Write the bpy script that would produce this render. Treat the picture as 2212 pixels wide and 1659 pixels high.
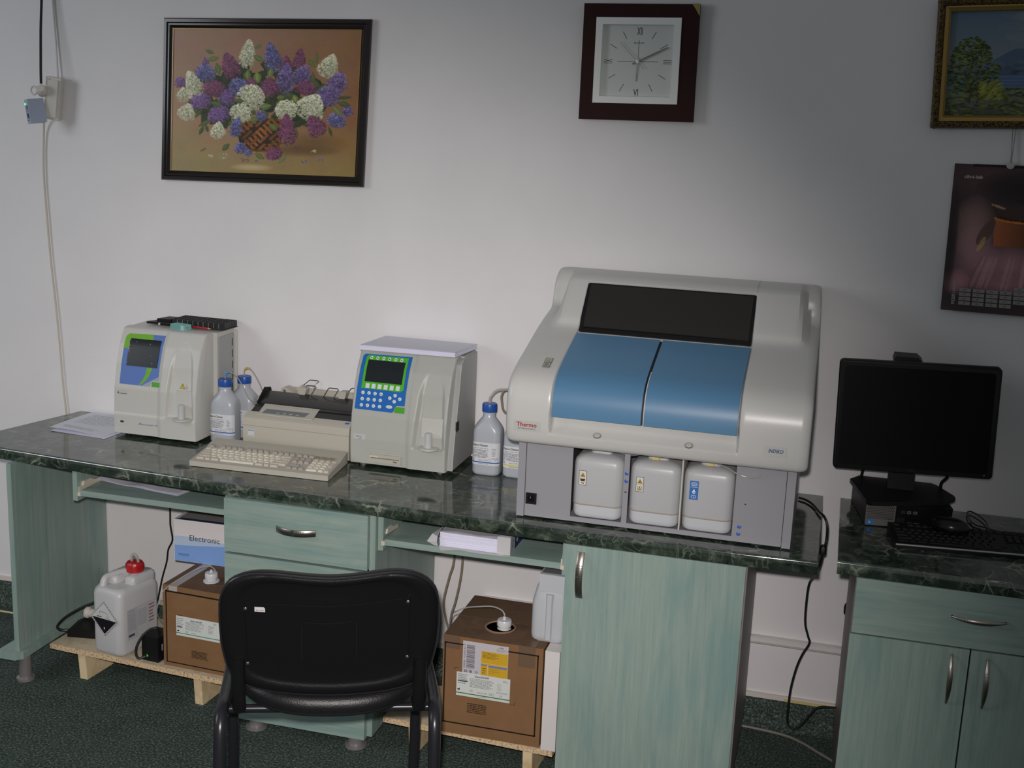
import bpy, bmesh, math, random
import numpy as np
from mathutils import Vector, Matrix
random.seed(7); np.random.seed(7)
R = math.radians; PI = math.pi
sc = bpy.context.scene
for o in list(bpy.data.objects): bpy.data.objects.remove(o)
C = sc.collection

# ---------------------------------------------------------------- camera, world, lights, exposure
def cam_matrix(pos, yaw, pitch, roll):
    cy, sy, cp, sp = math.cos(yaw), math.sin(yaw), math.cos(pitch), math.sin(pitch)
    f = Vector((sy*cp, cy*cp, -sp)); r = Vector((cy, -sy, 0)); u = r.cross(f)
    c, s = math.cos(roll), math.sin(roll)
    r2 = c*r+s*u; u2 = -s*r+c*u
    m = Matrix((r2, u2, -f)).transposed().to_4x4(); m.translation = Vector(pos)
    return m
cam = bpy.data.cameras.new('camera'); co = bpy.data.objects.new('camera', cam); C.objects.link(co)
CAM = Vector((1.7461, -3.6683, 1.8447))
co.matrix_world = cam_matrix(CAM, R(-14.527), R(12.466), R(2.429))
cam.sensor_fit = 'HORIZONTAL'; cam.sensor_width = 36.0; cam.lens = 2666.08/2212*36.0; cam.clip_start = .05
sc.camera = co
sc.view_settings.view_transform = 'Standard'; sc.view_settings.look = 'None'
sc.view_settings.gamma = 1.0; sc.view_settings.use_curve_mapping = False
sc.view_settings.exposure = 0.0
w = bpy.data.worlds.new('world'); sc.world = w; w.use_nodes = True
w.node_tree.nodes['Background'].inputs[0].default_value = (.68, .70, .71, 1)
w.node_tree.nodes['Background'].inputs[1].default_value = .19
def look(o, tgt):
    d = Vector(tgt)-o.location; o.rotation_euler = d.to_track_quat('-Z', 'Y').to_euler()
def area(name, loc, tgt, sx, sy, power, col):
    l = bpy.data.lights.new(name, 'AREA'); l.shape = 'RECTANGLE'; l.size = sx; l.size_y = sy; l.energy = power; l.color = col
    o = bpy.data.objects.new(name, l); C.objects.link(o); o.location = loc; look(o, tgt); return o
area('window_light', (-2.6, -2.6, 2.25), (-.2, 0, 1.0), 1.1, 1.3, 25, (.90, .94, 1.0))
fl = bpy.data.lights.new('camera_flash', 'SPOT'); fl.energy = 355; fl.spot_size = R(68); fl.spot_blend = 1.0
fl.shadow_soft_size = .03; fl.color = (1.0, .925, .90)
fo = bpy.data.objects.new('camera_flash', fl); C.objects.link(fo); fo.location = CAM+Vector((-.05, .03, .07)); look(fo, (.26, -.4, .18))

# ---------------------------------------------------------------- materials
def lin(c):
    if isinstance(c, str):
        c = tuple(int(c[i:i+2], 16)/255 for i in (0, 2, 4))
    return tuple((x/12.92 if x <= .04045 else ((x+.055)/1.055)**2.4) for x in c[:3])
MATS = {}
def nmat(name, col, rough=.5, metal=0., spec=.5, coat=0., emis=None, trans=0., sss=0., alpha=1., ior=None, bump=None):
    m = bpy.data.materials.new(name); m.use_nodes = True; b = m.node_tree.nodes['Principled BSDF']; nt = m.node_tree
    c = lin(col) if isinstance(col, str) else col
    b.inputs['Base Color'].default_value = (*c, 1); b.inputs['Roughness'].default_value = rough
    b.inputs['Metallic'].default_value = metal; b.inputs['Specular IOR Level'].default_value = spec
    b.inputs['Coat Weight'].default_value = coat; b.inputs['Coat Roughness'].default_value = .05
    if emis: b.inputs['Emission Color'].default_value = (*emis[:3], 1); b.inputs['Emission Strength'].default_value = emis[3]
    if trans: b.inputs['Transmission Weight'].default_value = trans
    if sss: b.inputs['Subsurface Weight'].default_value = sss; b.inputs['Subsurface Radius'].default_value = (.02, .02, .02)
    if alpha < 1: b.inputs['Alpha'].default_value = alpha
    if ior: b.inputs['IOR'].default_value = ior
    if bump:   # (scale, strength): fine relief plus slight tone variation
        n = nt.nodes.new('ShaderNodeTexNoise'); n.inputs['Scale'].default_value = bump[0]; n.inputs['Detail'].default_value = 3
        tc = nt.nodes.new('ShaderNodeTexCoord'); nt.links.new(tc.outputs['Object'], n.inputs['Vector'])
        bp = nt.nodes.new('ShaderNodeBump'); bp.inputs['Strength'].default_value = bump[1]; bp.inputs['Distance'].default_value = .002
        nt.links.new(n.outputs['Fac'], bp.inputs['Height']); nt.links.new(bp.outputs['Normal'], b.inputs['Normal'])
    MATS[name] = m; return m
def ramp(nt, src, stops):
    r = nt.nodes.new('ShaderNodeValToRGB'); e = r.color_ramp.elements
    while len(e) < len(stops): e.new(.5)
    for i, (p, c) in enumerate(stops): e[i].position = p; e[i].color = (*c, 1)
    nt.links.new(src, r.inputs[0]); return r.outputs[0]
def coords(nt, scale=(1, 1, 1), kind='Object'):
    tc = nt.nodes.new('ShaderNodeTexCoord'); mp = nt.nodes.new('ShaderNodeMapping'); mp.inputs['Scale'].default_value = scale
    nt.links.new(tc.outputs[kind], mp.inputs['Vector']); return mp.outputs[0]
def noise(nt, vec, scale, detail=4, rough=.55, dist=0.):
    n = nt.nodes.new('ShaderNodeTexNoise'); n.inputs['Scale'].default_value = scale; n.inputs['Detail'].default_value = detail
    n.inputs['Roughness'].default_value = rough; n.inputs['Distortion'].default_value = dist
    nt.links.new(vec, n.inputs['Vector']); return n.outputs['Fac']
def mix(nt, fac, a, b, mode='MIX'):
    m = nt.nodes.new('ShaderNodeMix'); m.data_type = 'RGBA'; m.blend_type = mode
    for s, v in ((m.inputs[0], fac), (m.inputs[6], a), (m.inputs[7], b)):
        if isinstance(v, (int, float)): s.default_value = v
        elif isinstance(v, tuple): s.default_value = (*v, 1)
        else: nt.links.new(v, s)
    return m.outputs[2]
def laminate(name, axis):        # pale green-blue wood-print laminate, grain along the given axis
    m = nmat(name, (.27, .40, .35), .42); nt = m.node_tree; b = nt.nodes['Principled BSDF']
    s = {'z': (34, 34, 1.6), 'x': (1.6, 34, 34)}[axis]; s2 = {'z': (90, 90, 3), 'x': (3, 90, 90)}[axis]; s3 = {'z': (7, 7, 1.6), 'x': (1.6, 7, 7)}[axis]
    n1 = noise(nt, coords(nt, s), 1.3, 5, .6, .6); n2 = noise(nt, coords(nt, s2), 2.0, 3, .7); n3 = noise(nt, coords(nt, s3), 1.0, 3, .5, 1.6)
    c = ramp(nt, n1, [(.28, (.200, .288, .262)), (.47, (.262, .342, .305)), (.64, (.305, .380, .335))])
    c = mix(nt, .28, c, ramp(nt, n2, [(.3, (.14, .26, .25)), (.7, (.33, .43, .385))]))
    k = ramp(nt, n3, [(.52, (0, 0, 0)), (.72, (.45, .45, .45))])
    c = mix(nt, k, c, (.135, .265, .262)); nt.links.new(c, b.inputs['Base Color']); return m
LAMV = laminate('green_laminate_upright', 'z'); LAMH = laminate('green_laminate_level', 'x')
def marble():
    m = nmat('green_marble_laminate', (.02, .04, .03), .09); nt = m.node_tree; b = nt.nodes['Principled BSDF']
    b.inputs['IOR'].default_value = 2.1
    v = coords(nt, (1, 1, 1)); d = nt.nodes.new('ShaderNodeTexNoise'); d.inputs['Scale'].default_value = 5; d.inputs['Detail'].default_value = 5
    nt.links.new(v, d.inputs['Vector'])
    a = nt.nodes.new('ShaderNodeVectorMath'); a.operation = 'MULTIPLY_ADD'; a.inputs[1].default_value = (.22, .22, .22)
    nt.links.new(d.outputs['Color'], a.inputs[0]); nt.links.new(v, a.inputs[2])
    def vein(scale, w0, w1):
        t = nt.nodes.new('ShaderNodeTexVoronoi'); t.feature = 'DISTANCE_TO_EDGE'; t.inputs['Scale'].default_value = scale
        nt.links.new(a.outputs[0], t.inputs['Vector']); return ramp(nt, t.outputs['Distance'], [(w0, (1, 1, 1)), (w1, (0, 0, 0))])
    base = ramp(nt, noise(nt, v, 14, 6, .65, .8), [(.34, (.007, .013, .010)), (.54, (.032, .048, .035)), (.72, (.120, .142, .108))])
    gate = ramp(nt, noise(nt, v, 9, 4, .6), [(.50, (0, 0, 0)), (.66, (1, 1, 1))])
    v1 = mix(nt, 1.0, vein(15, .0, .06), gate, 'MULTIPLY')
    gate2 = ramp(nt, noise(nt, coords(nt, (1.3, 1, 1)), 17, 3, .6), [(.46, (0, 0, 0)), (.66, (1, 1, 1))])
    v2 = mix(nt, 1.0, vein(44, .0, .10), gate2, 'MULTIPLY')
    c = mix(nt, v2, base, (.12, .16, .115)); c = mix(nt, v1, c, (.34, .37, .30)); nt.links.new(c, b.inputs['Base Color']); return m
MARBLE = marble()
def carpet(name, k=1.):
    m = nmat(name, (.03, .05, .04), .95, spec=.1); nt = m.node_tree; b = nt.nodes['Principled BSDF']; v = coords(nt)
    n1 = noise(nt, v, 150, 3, .75); n2 = noise(nt, v, 12, 3, .6)
    c = ramp(nt, n1, [(.38, (.006*k, .009*k, .008*k)), (.52, (.030*k, .042*k, .036*k)), (.66, (.130*k, .155*k, .138*k))])
    c = mix(nt, .25, c, ramp(nt, n2, [(.3, (.02*k, .035*k, .03*k)), (.7, (.06*k, .085*k, .075*k))]))
    nt.links.new(c, b.inputs['Base Color'])
    bp = nt.nodes.new('ShaderNodeBump'); bp.inputs['Strength'].default_value = .5; bp.inputs['Distance'].default_value = .003
    nt.links.new(n1, bp.inputs['Height']); nt.links.new(bp.outputs['Normal'], b.inputs['Normal']); return m
CARPET = carpet('dark_green_carpet', 1.6)
def wallmat():
    m = nmat('white_wall_paint', (.74, .735, .74), .55, spec=.3); nt = m.node_tree; b = nt.nodes['Principled BSDF']; v = coords(nt)
    n = noise(nt, v, 3, 3); nt.links.new(ramp(nt, n, [(.3, (.715, .71, .72)), (.7, (.765, .76, .765))]), b.inputs['Base Color'])
    bp = nt.nodes.new('ShaderNodeBump'); bp.inputs['Strength'].default_value = .10; bp.inputs['Distance'].default_value = .004
    nt.links.new(noise(nt, v, 60, 3), bp.inputs['Height']); nt.links.new(bp.outputs['Normal'], b.inputs['Normal']); return m
WALL = wallmat()
def speck(name, base, dark, scale, lo=.35, hi=.55, rough=.8):
    m = nmat(name, base, rough, spec=.2); nt = m.node_tree; b = nt.nodes['Principled BSDF']
    nt.links.new(ramp(nt, noise(nt, coords(nt), scale, 3, .7), [(lo, dark), (hi, base)]), b.inputs['Base Color']); return m
CHIP = speck('chipboard', (.66, .50, .31), (.26, .15, .08), 150, .36, .50)
PLYTOP = speck('raw_board_face', (.55, .47, .34), (.44, .37, .26), 30)
WOODY = speck('raw_timber', (.72, .58, .36), (.58, .44, .25), 14)
CARD = speck('brown_cardboard', (.235, .128, .060), (.20, .108, .050), 9, .3, .7)
CARDTOP = speck('dark_cardboard_top', (.17, .105, .066), (.115, .070, .045), 14, .3, .7)  # carton tops, duller and darker than the sides
FRAMEGOLD = speck('carved_gilt_dark', (.20, .13, .045), (.018, .008, .006), 170, .40, .64, .4)
WHITE = nmat('white_enamel', (.54, .545, .525), .32, bump=(400, .05)); WHITE2 = nmat('off_white_plastic', (.54, .545, .51), .38, bump=(700, .12))
GREYSIDE = nmat('grey_side_plastic', (.36, .37, .36), .45); SILVER = nmat('silver_painted_plastic', (.42, .435, .40), .42, .0, bump=(900, .1))
BEIGE = nmat('beige_plastic', (.455, .435, .37), .5, bump=(900, .15)); BEIGEK = nmat('cream_key_plastic', (.63, .60, .50), .45); GREYK = nmat('taupe_key_plastic', (.36, .335, .29), .45)
BODYGREY = nmat('grey_powder_coat', (.285, .29, .315), .45, bump=(900, .1)); DKSLOT = nmat('dark_gap', (.012, .012, .012), .6)
BLUED = nmat('blue_door_plastic', (.085, .215, .365), .36, bump=(900, .08)); TANK = nmat('cloudy_tank_plastic', (.47, .48, .49), .35, sss=.2)
TANKLO = nmat('cloudy_tank_base', (.54, .56, .585), .35, sss=.2); SMOKE = nmat('smoked_window', (.026, .024, .021), .10, spec=.5, alpha=.96)
BLACKG = nmat('gloss_black', (.008, .008, .009), .22, spec=.4); BLACKM = nmat('matt_black', (.007, .007, .008), .5, spec=.3); SCREEN = nmat('dark_screen', (.016, .021, .024), .30, spec=.25)
CHAIRP = nmat('black_chair_plastic', (.006, .006, .0065), .42, spec=.28, bump=(350, .25)); SEATP = nmat('black_seat_vinyl', (.008, .008, .009), .40, bump=(300, .35)); CHAIRF = nmat('black_painted_tube', (.014, .014, .018), .30)
STEEL = nmat('brushed_nickel', (.42, .38, .34), .32, 1.); STEELD = nmat('nickel_dark', (.16, .145, .13), .4, 1.); FOOTM = nmat('satin_aluminium', (.34, .32, .32), .36, .6)
BOTP = nmat('cloudy_bottle_plastic', (.44, .47, .51), .3, sss=.25); CAPB = nmat('blue_cap', (.016, .085, .36), .35); CAPR = nmat('red_cap', (.42, .010, .014), .35)
CANP = nmat('natural_jerrycan_plastic', (.52, .525, .53), .4, sss=.2); CANW = nmat('white_canister_plastic', (.49, .515, .54), .4, sss=.2)
TUBE = nmat('clear_tubing', (.46, .45, .42), .2, alpha=.6); TUBEB = nmat('brownish_tubing', (.25, .21, .14), .3); CABLEB = nmat('black_cable', (.010, .010, .011), .45); CABLEG = nmat('grey_cable', (.20, .19, .17), .5)
CABLEW = nmat('cream_cable', (.55, .51, .43), .5); PAPER = nmat('white_paper', (.71, .72, .79), .8, spec=.2); PAPERE = nmat('paper_block', (.74, .74, .88), .8, spec=.2)
RAIL = nmat('cream_drawer_rail', (.60, .56, .46), .45); SIDEBR = nmat('brownish_side_edge', (.215, .190, .185), .5); CREAM = nmat('cream_socket_plastic', (.62, .60, .55), .4)
ADBLUE = nmat('pale_blue_adapter', (.36, .44, .56), .4); GREENLED = nmat('green_led', (.02, .8, .15), .3, emis=(.05, 1., .25, 3.)); REDLED = nmat('red_led', (.8, .05, .02), .3, emis=(1., .06, .04, .15))
TRUNK = nmat('white_trunking', (.70, .685, .68), .4); PIPEW = nmat('grey_trunk_strip', (.50, .49, .475), .6); BLACKFR = nmat('black_lacquer_frame', (.014, .010, .010), .25); CLOCKFR = nmat('dark_brown_veneer', (.032, .011, .010), .6, spec=.15)
CLOCKIN = nmat('silver_clock_rim', (.86, .88, .86), .45); CLOCKDIAL = nmat('silver_dial', (.64, .67, .645), .5); BRASS = nmat('brass', (.40, .31, .12), .4, .8); GOLD = nmat('gilt', (.42, .29, .09), .38, .6); METW = nmat('metal_grey_wire', (.10, .10, .11), .35, .8)
GREENB = nmat('green_button', (.06, .36, .02), .4); KEYW = nmat('white_membrane_key', (.66, .70, .72), .5); TEAL = nmat('teal_carton', (.22, .50, .47), .6); RACKP = nmat('black_rack_plastic', (.012, .012, .013), .4)
STRAP = nmat('clear_packing_tape', (.42, .38, .34), .35); TAPEBR = nmat('brown_tape', (.155, .098, .060), .3); VALVE = nmat('yellow_valve', (.62, .50, .22), .5)
TUBEH = nmat('translucent_tube_holder', (.52, .53, .54), .3); SILVERTRIM = nmat('silver_trim', (.40, .40, .41), .3, .6); INKW = nmat('string', (.25, .24, .22), .7); YELW = nmat('yellow_cable', (.55, .50, .28), .5)
def printmat():
    m = nmat('printed_ink', (.5, .5, .5), .55, spec=.25); nt = m.node_tree; a = nt.nodes.new('ShaderNodeAttribute'); a.attribute_name = 'Col'
    nt.links.new(a.outputs['Color'], nt.nodes['Principled BSDF'].inputs['Base Color']); return m
PRINT = printmat()
def canvasmat():
    m = nmat('oil_paint_on_canvas', (.5, .5, .5), .42, spec=.35); nt = m.node_tree; a = nt.nodes.new('ShaderNodeAttribute'); a.attribute_name = 'Col'
    nt.links.new(a.outputs['Color'], nt.nodes['Principled BSDF'].inputs['Base Color'])
    bp = nt.nodes.new('ShaderNodeBump'); bp.inputs['Strength'].default_value = .25; bp.inputs['Distance'].default_value = .001
    nt.links.new(noise(nt, coords(nt), 500, 2), bp.inputs['Height']); nt.links.new(bp.outputs['Normal'], nt.nodes['Principled BSDF'].inputs['Normal']); return m
CANVAS = canvasmat()

# ---------------------------------------------------------------- mesh helpers
class MB:
    def __init__(s): s.bm = bmesh.new()
    def box(s, x0, x1, y0, y1, z0, z1, M=None):
        P = [(x, y, z) for z in (z0, z1) for y in (y0, y1) for x in (x0, x1)]
        v = [s.bm.verts.new(M @ Vector(p) if M else p) for p in P]
        for f in ((0, 2, 3, 1), (4, 5, 7, 6), (0, 1, 5, 4), (1, 3, 7, 5), (3, 2, 6, 7), (2, 0, 4, 6)): s.bm.faces.new([v[i] for i in f])
        return s
    def prism(s, poly, ax, a, b, M=None):        # poly in the other two axes, extruded along ax
        def P(p, t):
            q = {'x': (t, p[0], p[1]), 'y': (p[0], t, p[1]), 'z': (p[0], p[1], t)}[ax]
            return M @ Vector(q) if M else Vector(q)
        A = [s.bm.verts.new(P(p, a)) for p in poly]; B = [s.bm.verts.new(P(p, b)) for p in poly]; n = len(poly)
        s.bm.faces.new(A); s.bm.faces.new(B[::-1])
        for i in range(n): s.bm.faces.new((A[i], A[(i+1) % n], B[(i+1) % n], B[i]))
        return s
    def rings(s, rings, cap=True, close=True):
        V = [[s.bm.verts.new(p) for p in r] for r in rings]; n = len(V[0])
        for a, b in zip(V, V[1:]):
            for i in range(n if close else n-1): s.bm.faces.new((a[i], a[(i+1) % n], b[(i+1) % n], b[i]))
        if cap: s.bm.faces.new(V[0][::-1]); s.bm.faces.new(V[-1])
        return s
    def tube(s, pts, r, n=8, smooth=4, closed=False):
        P = [Vector(p) for p in pts]
        if smooth and len(P) > 2: P = spline(P, smooth)
        rr = r if hasattr(r, '__len__') else [r]*len(P)
        if len(rr) != len(P): rr = [float(q) for q in np.interp(np.linspace(0, 1, len(P)), np.linspace(0, 1, len(rr)), rr)]
        up = Vector((0, 0, 1)); T0 = (P[1]-P[0]).normalized()
        if abs(T0.dot(up)) > .9: up = Vector((1, 0, 0))
        N = (up-T0*up.dot(T0)).normalized(); rings = []
        for i, p in enumerate(P):
            T = (P[min(i+1, len(P)-1)]-P[max(i-1, 0)]).normalized(); N = (N-T*N.dot(T)).normalized(); B = T.cross(N)
            rings.append([p+rr[i]*(math.cos(2*PI*k/n)*N+math.sin(2*PI*k/n)*B) for k in range(n)])
        return s.rings(rings)
    def lathe(s, prof, c=(0, 0, 0), n=24, axis='z', M=None):
        c = Vector(c); out = []
        for r, h in prof:
            ring = []
            for k in range(n):
                a = 2*PI*k/n; x, y = r*math.cos(a), r*math.sin(a)
                q = Vector({'z': (x, y, h), 'y': (x, -h, y), 'x': (h, x, y)}[axis])+c
                ring.append(M @ q if M else q)
            out.append(ring)
        return s.rings(out)
    def grid(s, pts):          # pts[j][i]
        V = [[s.bm.verts.new(p) for p in r] for r in pts]
        for a, b in zip(V, V[1:]):
            for i in range(len(a)-1): s.bm.faces.new((a[i], a[i+1], b[i+1], b[i]))
        return V
    def slab(s, pts, th):      # closed thin sheet from a grid of points
        up = Vector((0, 0, th)); G = [[Vector(p) for p in r] for r in pts]
        a = s.grid([[p+up for p in r] for r in G]); b = s.grid(G)
        e = lambda g: g[0]+[r[-1] for r in g[1:]]+g[-1][::-1][1:]+[r[0] for r in g[::-1][1:-1]]
        p, q = e(a), e(b)
        for i in range(len(p)): s.bm.faces.new((p[i], p[(i+1) % len(p)], q[(i+1) % len(p)], q[i]))
        return s
    def tf(s, M):
        for v in s.bm.verts: v.co = M @ v.co
        return s
    def bevel(s, w, seg=2, ang=30):
        es = [e for e in s.bm.edges if len(e.link_faces) == 2 and e.calc_face_angle(0) > R(ang)]
        if es: bmesh.ops.bevel(s.bm, geom=es, offset=w, segments=seg, profile=.5, affect='EDGES', clamp_overlap=True)
        return s
def spline(P, k):
    out = []; n = len(P)
    for i in range(n-1):
        p0, p1, p2, p3 = P[max(i-1, 0)], P[i], P[i+1], P[min(i+2, n-1)]
        for j in range(k):
            t = j/k; out.append(.5*((2*p1)+(-p0+p2)*t+(2*p0-5*p1+4*p2-p3)*t*t+(-p0+3*p1-3*p2+p3)*t**3))
    out.append(P[-1]); return out
def setp(o, label=None, cat=None, group=None, kind=None):
    if label: o['label'] = label
    if cat: o['category'] = cat
    if group: o['group'] = group
    if kind: o['kind'] = kind
    return o
def wm(o):
    m = o.matrix_basis.copy()
    return wm(o.parent) @ m if o.parent else m
def link(name, me, mat, parent=None, local=False, label=None):
    if mat is not None and not me.materials: me.materials.append(mat)
    o = bpy.data.objects.new(name, me); C.objects.link(o)
    if parent:
        o.parent = parent
        if not local: me.transform(wm(parent).inverted())
    if label: o['label'] = label
    return o
def obj(name, mb, mat, parent=None, local=False, bevel=0, seg=2, smooth=35, label=None):
    bm = mb.bm
    if bevel: mb.bevel(bevel, seg)
    bmesh.ops.recalc_face_normals(bm, faces=bm.faces)
    me = bpy.data.meshes.new(name); bm.to_mesh(me); bm.free()
    if smooth: me.shade_smooth(); me.set_sharp_from_angle(angle=R(smooth))
    return link(name, me, mat, parent, local, label)
def thing(name, label, cat, loc=(0, 0, 0), rz=0, group=None):
    o = bpy.data.objects.new(name, None); C.objects.link(o); o.location = loc; o.rotation_euler = (0, 0, rz); o.empty_display_size = .05
    return setp(o, label, cat, group)
def solo(name, mb, mat, label, cat, group=None, **k): return setp(obj(name, mb, mat, **k), label, cat, group)
def struct(name, mb, mat, **k):
    o = obj(name, mb, mat, **k); o['kind'] = 'structure'; return o
def kids(o): return [c for c in bpy.data.objects if c.parent == o]
def dup(root, loc=None, rz=None, label=None):
    def cp(o, par):
        c = o.copy(); C.objects.link(c)
        if par: c.parent = par
        for ch in kids(o): cp(ch, c)
        return c
    r = cp(root, None)
    if loc is not None: r.location = loc
    if rz is not None: r.rotation_euler = (0, 0, rz)
    if label: r['label'] = label
    return r
def rrect(w, d, r, n=6, cx=0, cy=0):
    out = []
    for sx, sy, a0 in ((1, 1, 0), (-1, 1, 90), (-1, -1, 180), (1, -1, 270)):
        for k in range(n+1):
            a = R(a0+90*k/n); out.append((cx+sx*(w/2-r)+r*math.cos(a), cy+sy*(d/2-r)+r*math.sin(a)))
    return out
def pillow(mb, outline, levels, fn):    # levels: (inset scale, depth) from back to front
    cx = sum(p[0] for p in outline)/len(outline); cy = sum(p[1] for p in outline)/len(outline)
    return mb.rings([[fn(cx+(x-cx)*s, cy+(y-cy)*s, d) for x, y in outline] for s, d in levels])

# ---------------------------------------------------------------- flat print (lettering, labels, marks)
_TX = {}
def text_geo(s, bold=False, shear=0.):
    k = (s, bold, shear)
    if k in _TX: return _TX[k]
    cu = bpy.data.curves.new('t', 'FONT'); cu.body = s; cu.size = 1; cu.resolution_u = 2; cu.shear = shear
    if bold: cu.offset = .022
    o = bpy.data.objects.new('t', cu); C.objects.link(o)
    dg = bpy.context.evaluated_depsgraph_get(); me = bpy.data.meshes.new_from_object(o.evaluated_get(dg))
    V = [(v.co.x, v.co.y) for v in me.vertices]; F = [tuple(p.vertices) for p in me.polygons]
    bpy.data.objects.remove(o); bpy.data.curves.remove(cu); bpy.data.meshes.remove(me)
    wd = max([v[0] for v in V] or [1]); _TX[k] = (V, F, wd); return _TX[k]
class Print:
    """flat ink: fn(u, v, lift) -> world point"""
    def __init__(s, fn, step=0): s.fn = fn; s.V = []; s.F = []; s.C = []; s.step = step
    def _add(s, vs, fs, col, L):
        if s.step and max(v[1] for v in vs)-min(v[1] for v in vs) > s.step:
            bm = bmesh.new(); bv = [bm.verts.new((u, v, 0)) for u, v in vs]
            for f in fs: bm.faces.new([bv[i] for i in f])
            v = min(q[1] for q in vs)+s.step
            while v < max(q[1] for q in vs)-1e-5:
                bmesh.ops.bisect_plane(bm, geom=bm.verts[:]+bm.edges[:]+bm.faces[:], plane_co=(0, v, 0), plane_no=(0, 1, 0)); v += s.step
            bm.verts.index_update(); vs = [(q.co.x, q.co.y) for q in bm.verts]; fs = [tuple(q.index for q in f.verts) for f in bm.faces]; bm.free()
        b = len(s.V); s.V += [s.fn(u, v, .0004+.00028*L) for u, v in vs]; s.F += [tuple(i+b for i in f) for f in fs]
        s.C += [lin(col) if isinstance(col, str) else col]*len(fs)
    def rect(s, u0, v0, u1, v1, col, L=0, n=1, m=1):
        vs = [(u0+(u1-u0)*i/n, v0+(v1-v0)*j/m) for j in range(m+1) for i in range(n+1)]
        fs = [(j*(n+1)+i, j*(n+1)+i+1, (j+1)*(n+1)+i+1, (j+1)*(n+1)+i) for j in range(m) for i in range(n)]
        s._add(vs, fs, col, L); return s
    def poly(s, pts, col, L=0): s._add(pts, [tuple(range(len(pts)))], col, L); return s
    def disc(s, u, v, r, col, L=0, n=14, ry=None):
        ry = ry or r; return s.poly([(u+r*math.cos(2*PI*k/n), v+ry*math.sin(2*PI*k/n)) for k in range(n)], col, L)
    def line(s, a, b, w, col, L=0):
        d = Vector((b[0]-a[0], b[1]-a[1])); l = d.length or 1; nx, ny = -d.y/l*w/2, d.x/l*w/2
        return s.poly([(a[0]+nx, a[1]+ny), (b[0]+nx, b[1]+ny), (b[0]-nx, b[1]-ny), (a[0]-nx, a[1]-ny)], col, L)
    def frame(s, u0, v0, u1, v1, w, col, L=0, n=1):
        s.rect(u0, v0, u1, v0+w, col, L, n); s.rect(u0, v1-w, u1, v1, col, L, n); s.rect(u0, v0, u0+w, v1, col, L); s.rect(u1-w, v0, u1, v1, col, L); return s
    def text(s, t, u, v, h, col, L=1, width=None, bold=False, shear=0., align='l', rot=0):
        V, F, wd = text_geo(t, bold, shear); sy = h/.72; sx = (width/wd) if width else sy
        W = wd*sx; off = {'l': 0, 'c': -W/2, 'r': -W}[align]; c, q = math.cos(R(rot)), math.sin(R(rot))
        s._add([(u+(x*sx+off)*c-y*sy*q, v+(x*sx+off)*q+y*sy*c) for x, y in V], F, col, L); return s
    def fine(s, u0, v1, u1, v0, rows, col, L=1, fill=.45, ragged=.25, n=1, seed=1):     # rows of illegible small print
        rd = random.Random(seed); h = (v1-v0)/rows
        for i in range(rows):
            u = u0; end = u1-(u1-u0)*ragged*rd.random()
            while u < end:
                wd = (u1-u0)*rd.uniform(.05, .16); e = min(u+wd, end)
                s.rect(u, v1-h*(i+.5)-h*fill/2, e, v1-h*(i+.5)+h*fill/2, col, L); u = e+(u1-u0)*.022
        return s
    def build(s, name, parent=None, local=False, label=None):
        me = bpy.data.meshes.new(name); me.from_pydata([tuple(p) for p in s.V], [], s.F)
        a = me.color_attributes.new('Col', 'FLOAT_COLOR', 'CORNER'); out = []
        for p, c in zip(me.polygons, s.C): out += [c[0], c[1], c[2], 1.]*p.loop_total
        a.data.foreach_set('color', out)
        return link(name, me, PRINT, parent, local, label)
def plane_fn(o, U, V, N=None):
    o, U, V = Vector(o), Vector(U), Vector(V); N = Vector(N) if N else U.cross(V).normalized()
    return lambda u, v, l: o+U*u+V*v+N*l
def xz(y): return lambda u, v, l: Vector((u, y-l, v))          # print on a face towards -y, world x/z
def image_mesh(name, img, fn, parent=None):                     # flat picture: one colour per vertex of a fine grid; img[row from top][col]
    H, W_, _ = img.shape; vs = np.empty((H*W_, 3), 'f4')
    jj, ii = np.mgrid[0:H, 0:W_]; U = ii.ravel()/(W_-1); V = 1-jj.ravel()/(H-1)
    o = np.array(fn(0, 0)); a = np.array(fn(1, 0))-o; b = np.array(fn(0, 1))-o
    vs[:] = o+U[:, None]*a+V[:, None]*b
    q = (np.arange(H-1)[:, None]*W_+np.arange(W_-1)[None]).ravel(); F = np.stack([q, q+W_, q+W_+1, q+1], 1).astype('i4')
    me = bpy.data.meshes.new(name); me.vertices.add(len(vs)); me.vertices.foreach_set('co', vs.ravel())
    me.loops.add(F.size); me.loops.foreach_set('vertex_index', F.ravel()); me.polygons.add(len(F)); me.polygons.foreach_set('loop_start', np.arange(0, F.size, 4, dtype='i4'))
    me.update(calc_edges=True); at = me.color_attributes.new('Col', 'FLOAT_COLOR', 'POINT')
    c = np.clip(img, 0, 1); c = np.where(c <= .04045, c/12.92, ((c+.055)/1.055)**2.4); cc = np.ones((H*W_, 4), 'f4'); cc[:, :3] = c.reshape(-1, 3); at.data.foreach_set('color', cc.ravel())
    return link(name, me, CANVAS, parent)

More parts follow.
